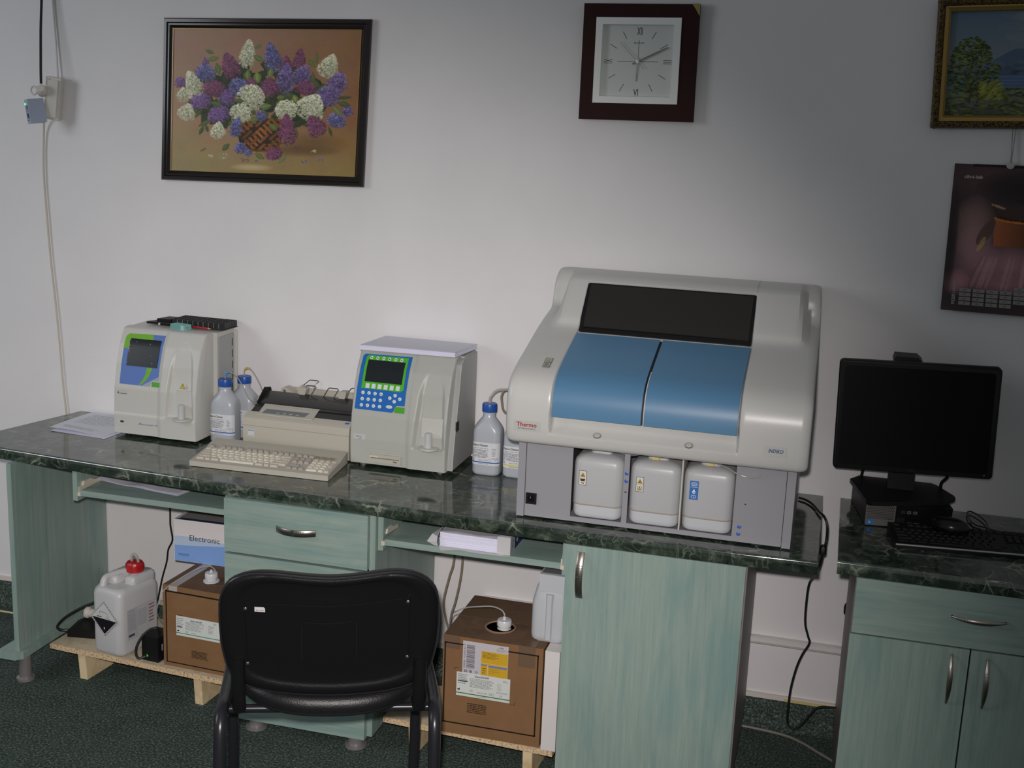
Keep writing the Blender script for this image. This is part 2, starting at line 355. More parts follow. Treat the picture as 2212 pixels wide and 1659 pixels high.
# ================================================================ THE SETTING
ZT = .76                                                     # worktop height
struct('wall_back', MB().box(-3.2, 4.6, 0, .12, -.02, 2.9), WALL)
struct('floor', MB().box(-3.2, 4.6, -4.6, .0, -.05, 0), CARPET)
bb = MB(); cove = [(0, .085), (-.012, .085), (-.014, .04), (-.020, .018), (-.036, .004), (-.05, .0012), (0, .0012)]
bb.prism(cove, 'x', -3.2, 4.6); struct('baseboard_back', bb, CARPET, smooth=50)
t = MB(); t.prism([(0, .268), (-.020, .268), (-.024, .272), (-.024, .288), (-.020, .291), (0, .291)], 'x', .735, 2.6)
tr = struct('trim_1', t, TRUNK, bevel=.001); obj('trim_groove', MB().box(.735, 2.6, -.0255, -.023, .2725, .277), PIPEW, tr)  # groove along the trunking drawn as a greyer strip
obj('trim_cap', MB().box(.735, 2.6, -.0262, -.023, .2855, .2905), TRUNK, tr)
struct('trim_2', MB().box(-3.2, 4.6, -.010, 0, .085, .100), nmat('painted_batten', (.66, .62, .56), .5)); 
struct('trim_3', MB().box(1.715, 1.90, -.0125, -.010, .0855, .094), nmat('bare_yellow_batten', (.60, .50, .22), .5))

# ================================================================ DESKS
def worktop(name, xl, xr, xb, front, label):       # front: (x, y of the top arris, y of the nose)
    m = MB(); n = len(front)
    def ring(off, z, ins=0.):
        a = [(x, yt+.8*(yb+.004-yt)+off, z) for x, yt, yb in front]
        return [(xb+ins, -.003-ins, z)]+[(x+(ins if i == 0 else -ins if i == n-1 else 0), y, z) for i, (x, y, _) in enumerate(a)]+[(xr-ins, -.003-ins, z)]
    m.rings([ring(.002, ZT-.036, .001), ring(0, ZT-.033), ring(0, ZT-.0055), ring(.0017, ZT-.0017), ring(.0055, ZT, .0008), ring(.0085, ZT, .003)])
    return solo(name, m, MARBLE, label, 'worktop', smooth=50)
worktop('worktop', -.864, 1.772, -.754, [(-.866, -.452, -.478), (-.840, -.472, -.500), (-.70, -.482, -.512), (-.41, -.488, -.545), (-.10, -.500, -.575), (.09, -.508, -.5905), (.55, -.532, -.5965), (.985, -.555, -.6135), (1.34, -.572, -.6125), (1.60, -.580, -.6105), (1.772, -.584, -.603)],
        'long dark green marbled worktop carrying the laboratory analyzers')
worktop('worktop', 1.820, 2.75, 1.822, [(1.820, -.552, -.576), (2.2, -.550, -.582), (2.75, -.548, -.582)], 'short dark green marbled worktop under the black monitor')
def foot(par, x, y, h, r=.022):
    obj('foot', MB().lathe([(r*.9, h), (r*.9, .012), (r*1.28, .010), (r*1.3, .002), (r*1.2, 0)], (x, y, 0), 24), FOOTM, par)
# left end panel with foot board
t = thing('desk_end_panel', 'upright green laminate end panel on a foot board at the left desk end', 'desk support', (-.665, -.27, 0))
obj('side_panel', MB().prism([(-.657, -.54), (-.640, -.54), (-.664, -.004), (-.681, -.004)], 'z', .108, ZT-.0365), LAMV, t, bevel=.0008)
obj('foot_board', MB().prism([(-.708, -.545), (-.695, -.565), (-.64, -.565), (-.622, -.545), (-.622, -.03), (-.708, -.03)], 'z', .086, .108), LAMV, t, bevel=.002)
foot(t, -.640, -.515, .0858); foot(t, -.665, -.07, .0858)
# bow handle: strap or crescent, with raised dots
def bow_handle(par, c, L, horiz, kind, label=None):
    n = 21; rings = []; cx, cy, cz = c
    for i in range(n):
        s = -1+2*i/(n-1); a = s*L/2
        out = .022*(1-abs(s)**2.2)+.003
        if kind == 'strap': wd = .0095; th = .0017
        else: wd = .0018+.0050*(1-abs(s)**2.0); th = .0022+.002*(1-s*s)
        for_ = []
        for k in range(10):
            q = 2*PI*k/10; b = wd*math.cos(q); e = th*math.sin(q)
            if kind == 'strap': b, e = ((wd, th*.6), (wd*.94, th), (0, th), (-wd*.94, th), (-wd, th*.6), (-wd, -th*.6), (-wd*.94, -th), (0, -th), (wd*.94, -th), (wd, -th*.6))[k]
            for_.append((cx+a, cy-out+e, cz+b) if horiz else (cx+b, cy-out+e, cz+a))
        rings.append(for_)
    h = obj('handle', MB().rings(rings), STEEL, par, smooth=50, label=label)
    d = MB()
    for i in range(11):
        s = -.5+i*.1; out = .022*(1-abs(s)**2.2)+.003+(.0021 if kind == 'strap' else .0035)
        for j in ((-1, 0, 1) if kind == 'strap' else (-.7, .7)):
            wv = j*(.0055 if kind == 'strap' else .0028)
            x, z = (cx+s*L/2, cz+wv) if horiz else (cx+wv, cz+s*L/2)
            d.box(x-.0011, x+.0011, cy-out, cy-out+.001, z-.0011, z+.0011)
    obj('dimples', d, STEELD, h, smooth=0)
    for s in (-1, 1):
        x, z = (cx+s*(L/2-.006), cz) if horiz else (cx, cz+s*(L/2-.006))
        obj('post', MB().lathe([(.0028, 0), (.0028, .008)], (x, cy, z), 10, 'y'), STEELD, h)
    return h
# drawer unit
t = thing('drawer_unit', 'green laminate drawer unit under the worktop behind the black chair', 'drawer cabinet', (.33, -.30, 0))
b = MB(); b.box(.098, .116, -.565, -.02, .040, ZT-.0365).box(.546, .564, -.565, -.02, .040, ZT-.0365).box(.116, .546, -.565, -.02, .040, .056).box(.116, .546, -.035, -.02, .056, .7)
obj('carcass', b, LAMV, t, bevel=.0008)
for k, (z0, z1) in enumerate(((.561, .7225), (.300, .5535), (.036, .2925))):
    d = obj('drawer', MB().box(.104, .5475, -.585, -.5655, z0, z1), LAMH, t, bevel=.001)
    bow_handle(d, (.331, -.585, .652 if k == 0 else (z0+z1)/2+.02), .122, True, 'strap')
for x, y in ((.19, -.555), (.512, -.56), (.19, -.06), (.495, -.06)): foot(t, x, y, .0395, .025)
# cupboard
t = thing('base_cupboard', 'green laminate cupboard with one full-height door beneath the large analyzer', 'cupboard', (1.36, -.30, 0))
b = MB(); b.box(1.124, 1.142, -.58, -.02, .04, ZT-.0365).box(1.142, 1.578, -.58, -.02, .04, .058).box(1.142, 1.578, -.03, -.02, .058, .7)
obj('carcass', b, LAMV, t, bevel=.0008)
obj('side_panel', MB().box(1.580, 1.598, -.58, -.02, .04, ZT-.0365), SIDEBR, t, bevel=.0008, label='greyish brown side panel')
d = obj('door', MB().box(1.1205, 1.594, -.60, -.5805, .036, ZT-.0375), LAMV, t, bevel=.001)
bow_handle(d, (1.1625, -.60, .6415), .130, False, 'strap')
for x, y in ((1.17, -.53), (1.55, -.53), (1.17, -.07), (1.55, -.07)): foot(t, x, y, .0395)
# second desk cabinet
t = thing('side_cupboard', 'green laminate cupboard with a drawer over two doors below the monitor', 'cupboard', (2.16, -.3, 0))
b = MB(); b.box(1.886, 2.444, -.54, -.02, .04, .058).box(2.444, 2.456, -.55, -.02, .04, ZT-.0365).box(1.886, 2.444, -.03, -.02, .058, .7)
obj('carcass', b, LAMV, t, bevel=.0008)
obj('side_panel', MB().box(1.870, 1.886, -.55, -.02, .04, ZT-.0365), SIDEBR, t, bevel=.0008, label='greyish brown side panel')
d = obj('drawer', MB().box(1.8715, 2.4545, -.570, -.5505, .5745, ZT-.0375), LAMH, t, bevel=.001)
bow_handle(d, (2.171, -.570, .655), .138, True, 'crescent')
for x0, x1, hx in ((1.868, 2.1605, 2.119), (2.1645, 2.456, 2.205)):
    d = obj('door', MB().box(x0, x1, -.570, -.5505, .036, .570), LAMV, t, bevel=.001)
    bow_handle(d, (hx, -.570, .487), .138, False, 'crescent')
for x, y in ((1.93, -.5), (2.40, -.5), (1.93, -.07), (2.40, -.07)): foot(t, x, y, .0395)
# pull-out trays
def tray(x0, x1, yf, z, label, cl):
    t = thing('keyboard_tray', label, 'pull-out tray', ((x0+x1)/2, yf+.2, z))
    obj('shelf_board', MB().box(x0, x1, yf, yf+.36, z-.018, z), LAMH, t, bevel=.0008)
    for s, x in ((-1, x0), (1, x1)):
        a, b = (x-.010, x) if s < 0 else (x, x+.010)
        m = MB(); m.box(a, b, yf-.001, yf+.38, z-.019, z-.006).box(a, a+.003 if s < 0 else b, yf+.004, yf+.38, z-.006, z+.010)
        m.prism([(yf+.018, z+.010), (yf+.024, z+.022), (yf+.05, z+.026), (yf+.075, z+.016), (yf+.11, z+.011), (yf+.11, z+.0)], 'x', a, b)
        obj('slide_rail', m, RAIL, t, bevel=.0006)
    for x in cl: obj('cleat', MB().box(x-.008, x+.008, yf+.0, yf+.38, z-.035, ZT-.0365), LAMV, t, bevel=.0006)
    return t
tray(-.426, .082, -.50, .655, 'left pull-out green laminate tray with loose printed sheets on it', (-.4445,))
tray(.586, 1.096, -.55, .648, 'right pull-out green laminate tray holding the opened paper ream', (.5735, 1.1085))
# low benches of chipboard
def bench(x, y, z, rz, w_, d_, legs, label):
    t = thing('low_bench', label, 'bench', (x, y, 0), rz)
    obj('bench_top', MB().box(0, w_, 0, d_, z-.017, z-.0006), CHIP, t, local=True, bevel=.0006)
    obj('top_face', MB().box(.0015, w_-.0015, .0015, d_-.0015, z-.0006, z), PLYTOP, t, local=True, smooth=0)
    for lx in legs: obj('leg', MB().prism([(.012, 0), (d_-.02, 0), (d_-.02, z-.0175), (.004, z-.0175)], 'x', lx, lx+.028), WOODY, t, local=True, bevel=.001)
    return t
bench(-.590, -.455, .106, R(-4.2), .665, .31, (.105, .535), 'left low chipboard bench carrying the white jerrycan under the desk')
bench(.590, -.545, .100, R(-3.6), .518, .25, (.080, .430), 'right low chipboard bench carrying the taped cardboard carton')

# ================================================================ BIG ANALYZER
def interp_poly(P, t):     # t in [0, len-1]
    i = min(int(t), len(P)-2); f = t-i; return tuple(a+(b-a)*f for a, b in zip(P[i], P[i+1]))
def smoothstep(a, b, x):
    t = min(1, max(0, (x-a)/(b-a))); return t*t*(3-2*t)
A = thing('chemistry_analyzer', 'large white bench analyzer with two blue doors and a smoked window', 'lab analyzer', (1.33, -.28, ZT))
BP = [(-.572, .982), (-.580, .990), (-.586, 1.012), (-.589, 1.045), (-.589, 1.085), (-.584, 1.118), (-.568, 1.150), (-.535, 1.174), (-.480, 1.195), (-.400, 1.220), (-.300, 1.252),
      (-.262, 1.262), (-.225, 1.272), (-.185, 1.280), (-.140, 1.290), (-.090, 1.300), (-.045, 1.312), (-.020, 1.338)]
UP = BP[:11]+[(-.278, 1.282), (-.248, 1.320), (-.210, 1.370), (-.196, 1.384), (-.170, 1.393), (-.10, 1.398), (-.020, 1.392)]
BPs = [tuple(v) for v in spline([Vector((p[0], p[1], 0)) for p in BP], 4)]; UPs = [tuple(v) for v in spline([Vector((p[0], p[1], 0)) for p in UP], 4)]
X0, X1 = .932, 1.724
def cover_pt(x, k):
    b, u = BPs[k], UPs[k]
    edge = min(smoothstep(.965, 1.0, x), 1-smoothstep(1.672, 1.700, x)); back = smoothstep(56, 66, k)
    wt = max(edge, back); y = b[0]+(u[0]-b[0])*wt; z = b[1]+(u[1]-b[1])*wt
    # recess for doors (narrow sharp step) and the hand ledge below them
    mid = min(smoothstep(1.052, 1.060, x), 1-smoothstep(1.541, 1.549, x))
    if 1.052 < x < 1.549:
        if z > 1.008 and k < 24:
            d = .030*smoothstep(1.012, 1.034, z)*(1-smoothstep(1.075, 1.09, z)); y += d*mid
        if 16 <= k <= 52:
            y += .010*mid; z -= .006*mid
    return x, y, z
xs = sorted(set([X0+d for d in (0, .003, .008, .015, .025)]+list(np.linspace(.965, 1.045, 9))+[1.051, 1.0535, 1.056, 1.0585, 1.061]+list(np.linspace(1.07, 1.53, 12))+[1.54, 1.5425, 1.545, 1.5475, 1.55]+list(np.linspace(1.56, 1.70, 14))+[X1-d for d in (0, .003, .008, .015, .025)]))
K = len(BPs); rows = []
m = MB()
def rnd(x):      # rounding of the outer side edges
    d = min(x-X0, X1-x); return .016*(1-math.sqrt(max(0, 1-(1-min(d/.025, 1))**2)))
for k in range(K):
    r = []
    for x in xs:
        px, y, z = cover_pt(x, k); a = rnd(x); y2, z2 = BPs[min(k+1, K-1)][:2]; y1, z1 = BPs[max(k-1, 0)][:2]
        if wt_dir := math.hypot(y2-y1, z2-z1):
            ny, nz = (z2-z1)/wt_dir, -(y2-y1)/wt_dir
            y += ny*a; z += nz*a
        # slight taper towards the top at the sides
        tx = 1.33+(px-1.33)*(1-.035*max(0, (z-1.15))/.25)
        r.append((tx, y, z))
    rows.append(r)
V = m.grid(rows); bk = -.020
L = [r[0] for r in V]; Rr = [r[-1] for r in V]
zb = .915
lb, rb = m.bm.verts.new((X0+.004, bk, zb)), m.bm.verts.new((X1-.004, bk, zb))
m.bm.faces.new(L+[lb]); m.bm.faces.new((Rr+[rb])[::-1]); m.bm.faces.new(V[-1]+[rb, lb]); m.bm.faces.new([lb, rb]+V[0][::-1])
obj('cover', m, WHITE, A, smooth=32)
def top_slab(name, x0, x1, k0, k1, lift, thick, mat, round_=0, par=A, n=8):
    m = MB(); ra, rb_ = [], []
    for k in range(k0, k1+1):
        y, z = UPs[k][:2]; y1, z1 = UPs[max(k-1, 0)][:2]; y2, z2 = UPs[min(k+1, K-1)][:2]; l = math.hypot(y2-y1, z2-z1); ny, nz = -(z2-z1)/l, (y2-y1)/l
        ra.append([(x0+(x1-x0)*i/n, y+ny*lift, z+nz*lift) for i in range(n+1)]); rb_.append([(x0+(x1-x0)*i/n, y+ny*(lift-thick), z+nz*(lift-thick)) for i in range(n+1)])
    a = m.grid(ra); b = m.grid(rb_); e1 = lambda G: G[0]+[r[-1] for r in G[1:]]+G[-1][::-1][1:]+[r[0] for r in G[::-1][1:-1]]
    p, q = e1(a), e1(b)
    for i in range(len(p)): m.bm.faces.new((p[i], p[(i+1) % len(p)], q[(i+1) % len(p)], q[i]))
    return obj(name, m, mat, par, bevel=round_, seg=2, smooth=35)
kd0 = min(range(K), key=lambda k: abs(UPs[k][1]-1.060) if UPs[k][0] < -.5 else 9); kd1 = 39
top_slab('door', 1.0595, 1.2955, kd0, kd1, .0015, .008, BLUED, .0025)
top_slab('door', 1.3030, 1.5415, kd0, kd1, .0015, .008, BLUED, .0025)
top_slab('door_gap', 1.2956, 1.3029, kd0, kd1, -.004, .004, DKSLOT); top_slab('door_edge', 1.3005, 1.3028, kd0, kd1-8, -.0005, .004, WHITE)
kw0, kw1 = 41, 53
fr = top_slab('window_frame', 1.0600, 1.5410, kw0-1, kw1, -.003, .008, BLACKG, .001)
top_slab('window_pane', 1.072, 1.532, kw0, kw1-1, .0005, .003, SMOKE, 0, fr)
top_slab('lid_panel', 1.0620, 1.5390, kw1+1, K-4, .0018, .006, WHITE, .0015)
P = Print(lambda u, v, l: Vector((u, -.5885-l-.0008, v)))
P.rect(.957, 1.019, 1.030, 1.046, 'b4b6b2', 0).text('Thermo', .9655, 1.0305, .0112, 'a01828', 1, width=.055, bold=True).text('SCIENTIFIC', .9685, 1.0225, .0045, '30363c', 1, width=.050)
P.build('maker_badge', A); P = Print(P.fn)
P.rect(1.612, 1.022, 1.668, 1.047, 'b9b9b1', 0).text('INDIKO', 1.623, 1.0305, .0098, '1f4f88', 1, width=.038, shear=.25, bold=True)
P.build('lettering', A)
pf = [k for k in range(K) if UPs[k][0] > -.53][0]
def slope_fn(ox, k):          # sticker on the left slope
    y, z = BPs[k][:2]; y2, z2 = BPs[k+6][:2]; l = math.hypot(y2-y, z2-z); U = Vector((1, 0, 0)); Vv = Vector((0, (y2-y)/l, (z2-z)/l)); N = Vector((0, -(z2-z)/l, (y2-y)/l))
    return lambda u, v, l_: Vector((ox, y, z))+U*u+Vv*v+N*(l_+.0022)
P = Print(slope_fn(1.012, 29))
P.rect(0, 0, .020, .052, '20221f', 0).rect(.0012, .0012, .0188, .0245, 'a8aba2', 1).rect(.0012, .0265, .0188, .0508, 'a8aba2', 1)
P.poly([(.006, .040), (.014, .040), (.010, .048)], 'c09a20', 2).text('IVD', .0045, .0295, .006, '303030', 2, width=.011).fine(.004, .022, .016, .004, 4, '3a3a3a', 2).build('sticker', A)
for x in (1.181, 1.422):
    obj('push_button', MB().lathe([(.0100, 0), (.0100, .003), (.0085, .0036), (.0083, .002), (0.0075, .0022), (.0070, .0045), (.0, .005)], (0, 0, 0), 24, M=Matrix.Translation((x, -.5745, 1.0205)) @ Matrix.Rotation(R(24), 4, 'X')), WHITE2, A)
    obj('button_ring', MB().lathe([(.0106, .0008), (.0106, .0034), (.0098, .0036), (.0098, .001)], (0, 0, 0), 24, M=Matrix.Translation((x, -.5745, 1.0205)) @ Matrix.Rotation(R(24), 4, 'X')), nmat('ring_grey', (.12, .12, .11), .5) if 'ring_grey' not in MATS else MATS['ring_grey'], A)
# base box with tank bay
YF = -.535
b = MB(); x0, x1 = .962, 1.698
b.box(x0+.022, 1.112, YF, YF+.004, ZT+.006, .985).box(1.546, x1-.024, YF, YF+.004, ZT+.006, .985).box(1.112, 1.546, YF, YF+.004, ZT+.006, .779).box(1.252, 1.2665, YF, YF+.004, .779, .985)
b.box(x0+.022, x1-.024, YF+.004, YF+.02, ZT+.006, ZT+.012)
obj('front_panel', b, BODYGREY, A, smooth=0)
obj('bay_divider', MB().box(1.4045, 1.4085, YF+.001, YF+.1, .779, .985), nmat('pale_divider', (.52, .51, .47), .4), A, bevel=.0005)
b = MB()
b.box(x0, x0+.0205, YF-.002, -.03, ZT+.004, .985).box(x1-.0225, x1, YF-.002, -.03, ZT+.004, .985).box(x0+.0205, x1-.0225, -.04, -.03, ZT+.006, .985).box(x0+.0205, x1-.0225, YF+.02, -.04, ZT+.006, ZT+.010)
obj('side_frame', b, BODYGREY, A, bevel=.001)
obj('bay_lining', MB().box(1.100, 1.56, YF+.19, YF+.192, ZT+.011, .985).box(1.100, 1.102, YF+.005, YF+.19, ZT+.011, .985).box(1.558, 1.56, YF+.005, YF+.19, ZT+.011, .985), nmat('bay_dark', (.06, .06, .06), .7), A, smooth=0)
for x in (1.0, 1.66):
    for y in (-.48, -.08): obj('foot', MB().lathe([(.014, 0), (.014, .006)], (x, y, ZT), 16), BLACKM, A)
def tank(cx, wdt, lb, lab):
    o = thing('fluid_tank', lab, 'tank', (cx, -.4695, .7795), 0, 'fluid tanks in the analyzer bay')
    o.scale = (1, 1, 1.025); w2, d = wdt, .13; m = MB(); pr = [(.94, 0), (1, .006), (1, .014), (1, .034)]
    rr = lambda s, ds=0: [(x, y) for x, y in rrect(w2*s, d*s, .026)]
    m.rings([[(x, y, h) for x, y in rrect(w2*s, d*s, .026*s)] for s, h in ((.90, 0), (.965, .005), (.985, .014), (.985, .036))]); lo = obj('tank_base', m, TANKLO, o, local=True, smooth=60)
    m = MB(); m.rings([[(x, y, h) for x, y in rrect(w2*s, d*s, .026*s)] for s, h in ((.985, .0362), (1.005, .042), (1.005, .138), (.99, .150), (.95, .158), (.80, .166), (.42, .170), (.40, .180))]); obj('tank_body', m, TANK, o, local=True, smooth=60)
    rm = MB(); rm.rings([[(x, y, h) for x, y in rrect(w2*s, d*s, .026*s)] for s, h in ((.99, .0345), (1.010, .0356), (1.010, .0372), (.99, .038))]); obj('seam', rm, nmat('seam_grime', (.36, .31, .25), .5) if 'seam_grime' not in MATS else MATS['seam_grime'], o, local=True)
    P = Print(lambda u, v, l: Vector((u, -d/2*1.005-l-.0004, v))); ox, oz = -w2/2+.018, .101
    if lb == 'blue':
        P.rect(ox, oz-.016, ox+.023, oz+.034, '3a6fb4', 0).frame(ox+.004, oz+.021, ox+.019, oz+.030, .0012, 'dfe8f2', 1).text('H2O', ox+.0115, oz+.0235, .0042, 'dfe8f2', 1, align='c').rect(ox+.002, oz+.017, ox+.021, oz+.0178, 'dfe8f2', 1)
        P.poly([(ox+.0115, oz+.013)]+[(ox+.0115+.0042*math.sin(a), oz+.004-.0042*math.cos(a)) for a in [x*.35-2.3 for x in range(14)][::-1]], 'dfe8f2', 1).disc(ox+.0122, oz+.0035, .0018, '3a6fb4', 2)
        P.frame(ox+.005, oz-.012, ox+.018, oz-.004, .0010, 'dfe8f2', 1).rect(ox+.012, oz-.012, ox+.013, oz-.004, 'dfe8f2', 1)
    else:
        P.rect(ox, oz-.012, ox+.0205, oz+.028, '1c1c1c', 0).rect(ox+.001, oz-.011, ox+.0195, oz+.027, 'd2d2c6', 1).poly([(ox+.0035, oz+.011), (ox+.017, oz+.011), (ox+.0102, oz+.0225)], '2a2208', 2).poly([(ox+.0052, oz+.012), (ox+.0153, oz+.012), (ox+.0102, oz+.0205)], 'c99a16', 3)
        P.disc(ox+.0102, oz+.0148, .0017, '3a2c08', 4)
        if lb == 'waste': P.poly([(ox+.003, oz+.006), (ox+.0175, oz+.006), (ox+.0155, oz-.001), (ox+.005, oz-.001)], '4a3216', 2).disc(ox+.009, oz-.0055, .0018, '4a3216', 2).disc(ox+.013, oz-.0065, .0016, '4a3216', 2)
        else: P.rect(ox+.001, oz+.0082, ox+.0195, oz+.0088, '303030', 2).frame(ox+.005, oz-.008, ox+.0155, oz+.003, .0009, '303030', 2).rect(ox+.006, oz-.007, ox+.0145, oz-.003, 'b09a20', 2).poly([(ox+.008, oz-.002), (ox+.0125, oz-.002), (ox+.0102, oz+.002)], '303030', 3)
    P.build('label', o, local=True)
    return o
tank(1.1815, .1365, 'waste', 'left cloudy plastic tank in the bay, yellow triangle label with basin pictogram')
tank(1.3355, .1350, 'liquid', 'middle cloudy plastic tank in the bay, yellow triangle label with container pictogram')
tank(1.4770, .1335, 'blue', 'right cloudy plastic tank in the bay with a blue water label')
obj('tray_funnel', MB().lathe([(.020, 0), (.045, .012), (.052, .022)], (1.258, YF+.055, .955), 24), BOTP, A)
for x in (1.330, 1.474):
    obj('tank_valve', MB().box(x-.008, x+.010, YF+.02, YF+.036, .957, .974).box(x+.010, x+.024, YF+.024, YF+.032, .962, .968), VALVE, A, bevel=.001)
obj('tank_hose', MB().tube([(1.485, YF+.03, .964), (1.52, YF+.01, .960), (1.548, YF-.004, .951), (1.575, YF-.006, .946), (1.598, YF-.008, .950), (1.610, YF-.008, .958)], .0022), TUBE, A)
s = obj('power_switch', MB().box(.987, 1.017, YF-.004, YF, .801, .832), BLACKM, A, bevel=.002); obj('rocker', MB().prism([(YF-.004, .807), (YF-.009, .826), (YF-.004, .828)], 'x', .993, 1.011), BLACKG, s, bevel=.0006)
Print(xz(YF-.0092)).rect(1.0015, .8195, 1.0025, .8235, 'c0c0c0', 0).build('on_mark', s)
for x, z in ((1.2595, .917), (1.2595, .896), (1.564, .808), (1.563, .788)): obj('fastener', MB().lathe([(.0052, 0), (.0052, .0018), (.003, .0026), (0, .0026)], (x, YF, z), 16, 'y'), nmat('blue_fastener', (.05, .13, .45), .35) if 'blue_fastener' not in MATS else MATS['blue_fastener'], A)
for x, z in ((1.2595, .866), (1.575, .872)): obj('screw', MB().lathe([(.003, 0), (.003, .0012), (0, .0016)], (x, YF, z), 12, 'y'), STEEL, A)

# ================================================================ THE TWO BLOOD ANALYZERS
def shell(name, par, prof, x0, x1, xs_split, niche, mat, yb):
    """front shell: profile z->y, slightly bowed right half with an arched hollow"""
    zs = [p[0] for p in prof]; ys = [p[1] for p in prof]; nx, nz = 96, 96; nL, nR, nB, nT = niche
    def pt(x, z):
        y = float(np.interp(z, zs, ys)); t = (x-x0)/(x1-x0)
        if x > xs_split: y -= .006*smoothstep(0, .02, x-xs_split)
        c = (nL+nR)/2; hw = (nR-nL)/2; q = (z-nB)/(nT-nB)
        if -.02 < q < 1.02:
            wz = hw*(.60+.40*(1-q)**.8) if q < .55 else hw*(.60+.40*.45**.8)*math.sqrt(max(0, 1-((q-.55)/.45)**2))
            d = 1-smoothstep(wz-.010, wz+.004, abs(x-c)) if wz > .004 else 0
            y += .015*d*smoothstep(-.005, .03, q)*(1-smoothstep(.45, 1., q)*.95)
        return y
    m = MB(); rows = []; zz = list(np.linspace(zs[0], zs[-1], nz)); r = .006
    for z in zz:
        row = []
        for i in range(nx+1):
            x = x0+(x1-x0)*i/nx; d = min(x-x0, x1-x); y = pt(x, z)+r*(1-math.sqrt(max(0, 1-(1-min(d/r, 1))**2)))
            row.append((x, y, z))
        rows.append(row)
    # round over the top
    for a in (.35, .7, 1.0): rows.append([(x, y+.012*a*a+.001, zs[-1]+.004*math.sin(a*PI/2)) for x, y, z in rows[nz-1]])
    V = m.grid(rows); B1 = [m.bm.verts.new((x0, yb, zs[0])), m.bm.verts.new((x1, yb, zs[0])), m.bm.verts.new((x1, yb, zs[-1]+.004)), m.bm.verts.new((x0, yb, zs[-1]+.004))]
    m.bm.faces.new([v[0] for v in V]+[B1[3], B1[0]]); m.bm.faces.new(([v[-1] for v in V]+[B1[2], B1[1]])[::-1]); m.bm.faces.new(V[-1]+[B1[2], B1[3]]); m.bm.faces.new(V[0][::-1]+[B1[0], B1[1]]); m.bm.faces.new(B1)
    return obj(name, m, mat, par, smooth=40)
def sfn(prof, off=.0):
    zs = [p[0] for p in prof]; ys = [p[1] for p in prof]
    return lambda u, v, l: Vector((u, float(np.interp(v, zs, ys))-l*1.3-.0006-off, v))
def sampler(par, cx, y, z0, zt, r, rd, mat=TUBEH):
    obj('tube_holder', MB().lathe([(r, 0), (r, (zt-z0)*.96), (r*.85, zt-z0)], (cx, y, z0), 20).box(cx-r*1.2, cx-r*.4, y-.002, y+.012, z0, z0+(zt-z0)*.9), mat, par)
    obj('sample_plate', MB().lathe([(rd*.9, -.007), (rd, -.005), (rd, 0), (rd*.9, .001)], (cx, y+.004, z0), 28), WHITE2, par)
# --- left, white
P1 = [(.772, -.237), (.836, -.2395), (.840, -.2365), (.92, -.232), (1.0, -.214), (1.06, -.193), (1.104, -.166)]
t = thing('hematology_analyzer', 'left white blood analyzer with a tilted screen in a blue and green panel', 'lab analyzer', (-.32, -.12, ZT))
shell('front_shell', t, P1, -.474, -.174, -.318, (-.286, -.186, .836, 1.083), WHITE2, -.125)
b = MB(); b.box(-.470, -.160, -.1245, -.012, .772, 1.107); obj('casing', b, WHITE2, t, bevel=.003)
obj('side_panel', MB().box(-.1598, -.157, -.118, -.016, .776, 1.092), GREYSIDE, t, bevel=.0006)
vents = MB()
for k in range(6): vents.box(-.1569, -.1562, -.030, -.026, .86+k*.038, .885+k*.038)
obj('vent_slots', vents, DKSLOT, t, smooth=0)
obj('rear_plate', MB().box(-.466, -.148, -.0118, -.007, .772, 1.100), WHITE2, t)
for x in (-.44, -.2):
    for y in (-.205, -.04): obj('foot', MB().lathe([(.010, 0), (.012, .012)], (x, y, ZT), 14), BLACKM, t)
f = sfn(P1); P = Print(f, .008)
P.poly([(-.453, .934), (-.352, .9345), (-.345, .938), (-.338, .950), (-.3155, .952)][:1]+[(-.345, .934), (-.340, .9515), (-.3155, .9525), (-.3145, 1.093), (-.444, 1.0905), (-.4535, 1.082)], '5f7dbe', 0)
P.poly([(-.4535, 1.046), (-.415, 1.048), (-.352, 1.075), (-.360, 1.0925), (-.444, 1.0905), (-.4535, 1.082)], '74b338', 1)
P.poly([(-.372, .935), (-.345, .934), (-.340, .9515), (-.3155, .9525), (-.3155, .966)], 'a2a6b4', 1)
P.poly([(-.384, .936), (-.378, .936), (-.366, .944), (-.350, .965), (-.340, .992), (-.360, .992), (-.3625, .970), (-.372, .950)], '74b338', 1)
P.build('front_print', t)
def slab(par, name, prof, x0, x1, z0, z1, th, mat, bev=.001, label=None):
    zs = [p[0] for p in prof]; ys = [p[1] for p in prof]; q = [(float(np.interp(z, zs, ys)), z) for z in np.linspace(z0, z1, 7)]
    m = MB(); m.prism([(y+.002, z) for y, z in q]+[(y-th, z) for y, z in q[::-1]], 'x', x0, x1); return obj(name, m, mat, par, bevel=bev, label=label)
sl = slab(t, 'screen', P1, -.434, -.324, .994, 1.077, .0042, SCREEN, .0008)
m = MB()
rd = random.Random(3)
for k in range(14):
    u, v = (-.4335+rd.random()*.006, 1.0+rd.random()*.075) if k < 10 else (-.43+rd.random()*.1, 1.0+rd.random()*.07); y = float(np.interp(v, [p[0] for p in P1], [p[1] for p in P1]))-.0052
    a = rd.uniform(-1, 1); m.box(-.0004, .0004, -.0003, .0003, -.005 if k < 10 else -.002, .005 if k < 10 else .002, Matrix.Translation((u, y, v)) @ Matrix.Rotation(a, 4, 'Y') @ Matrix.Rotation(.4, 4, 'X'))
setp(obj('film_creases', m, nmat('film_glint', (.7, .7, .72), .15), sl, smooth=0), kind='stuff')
slab(t, 'start_button', P1, -.3365, -.309, .9345, .949, .0036, GREENB, .0025)
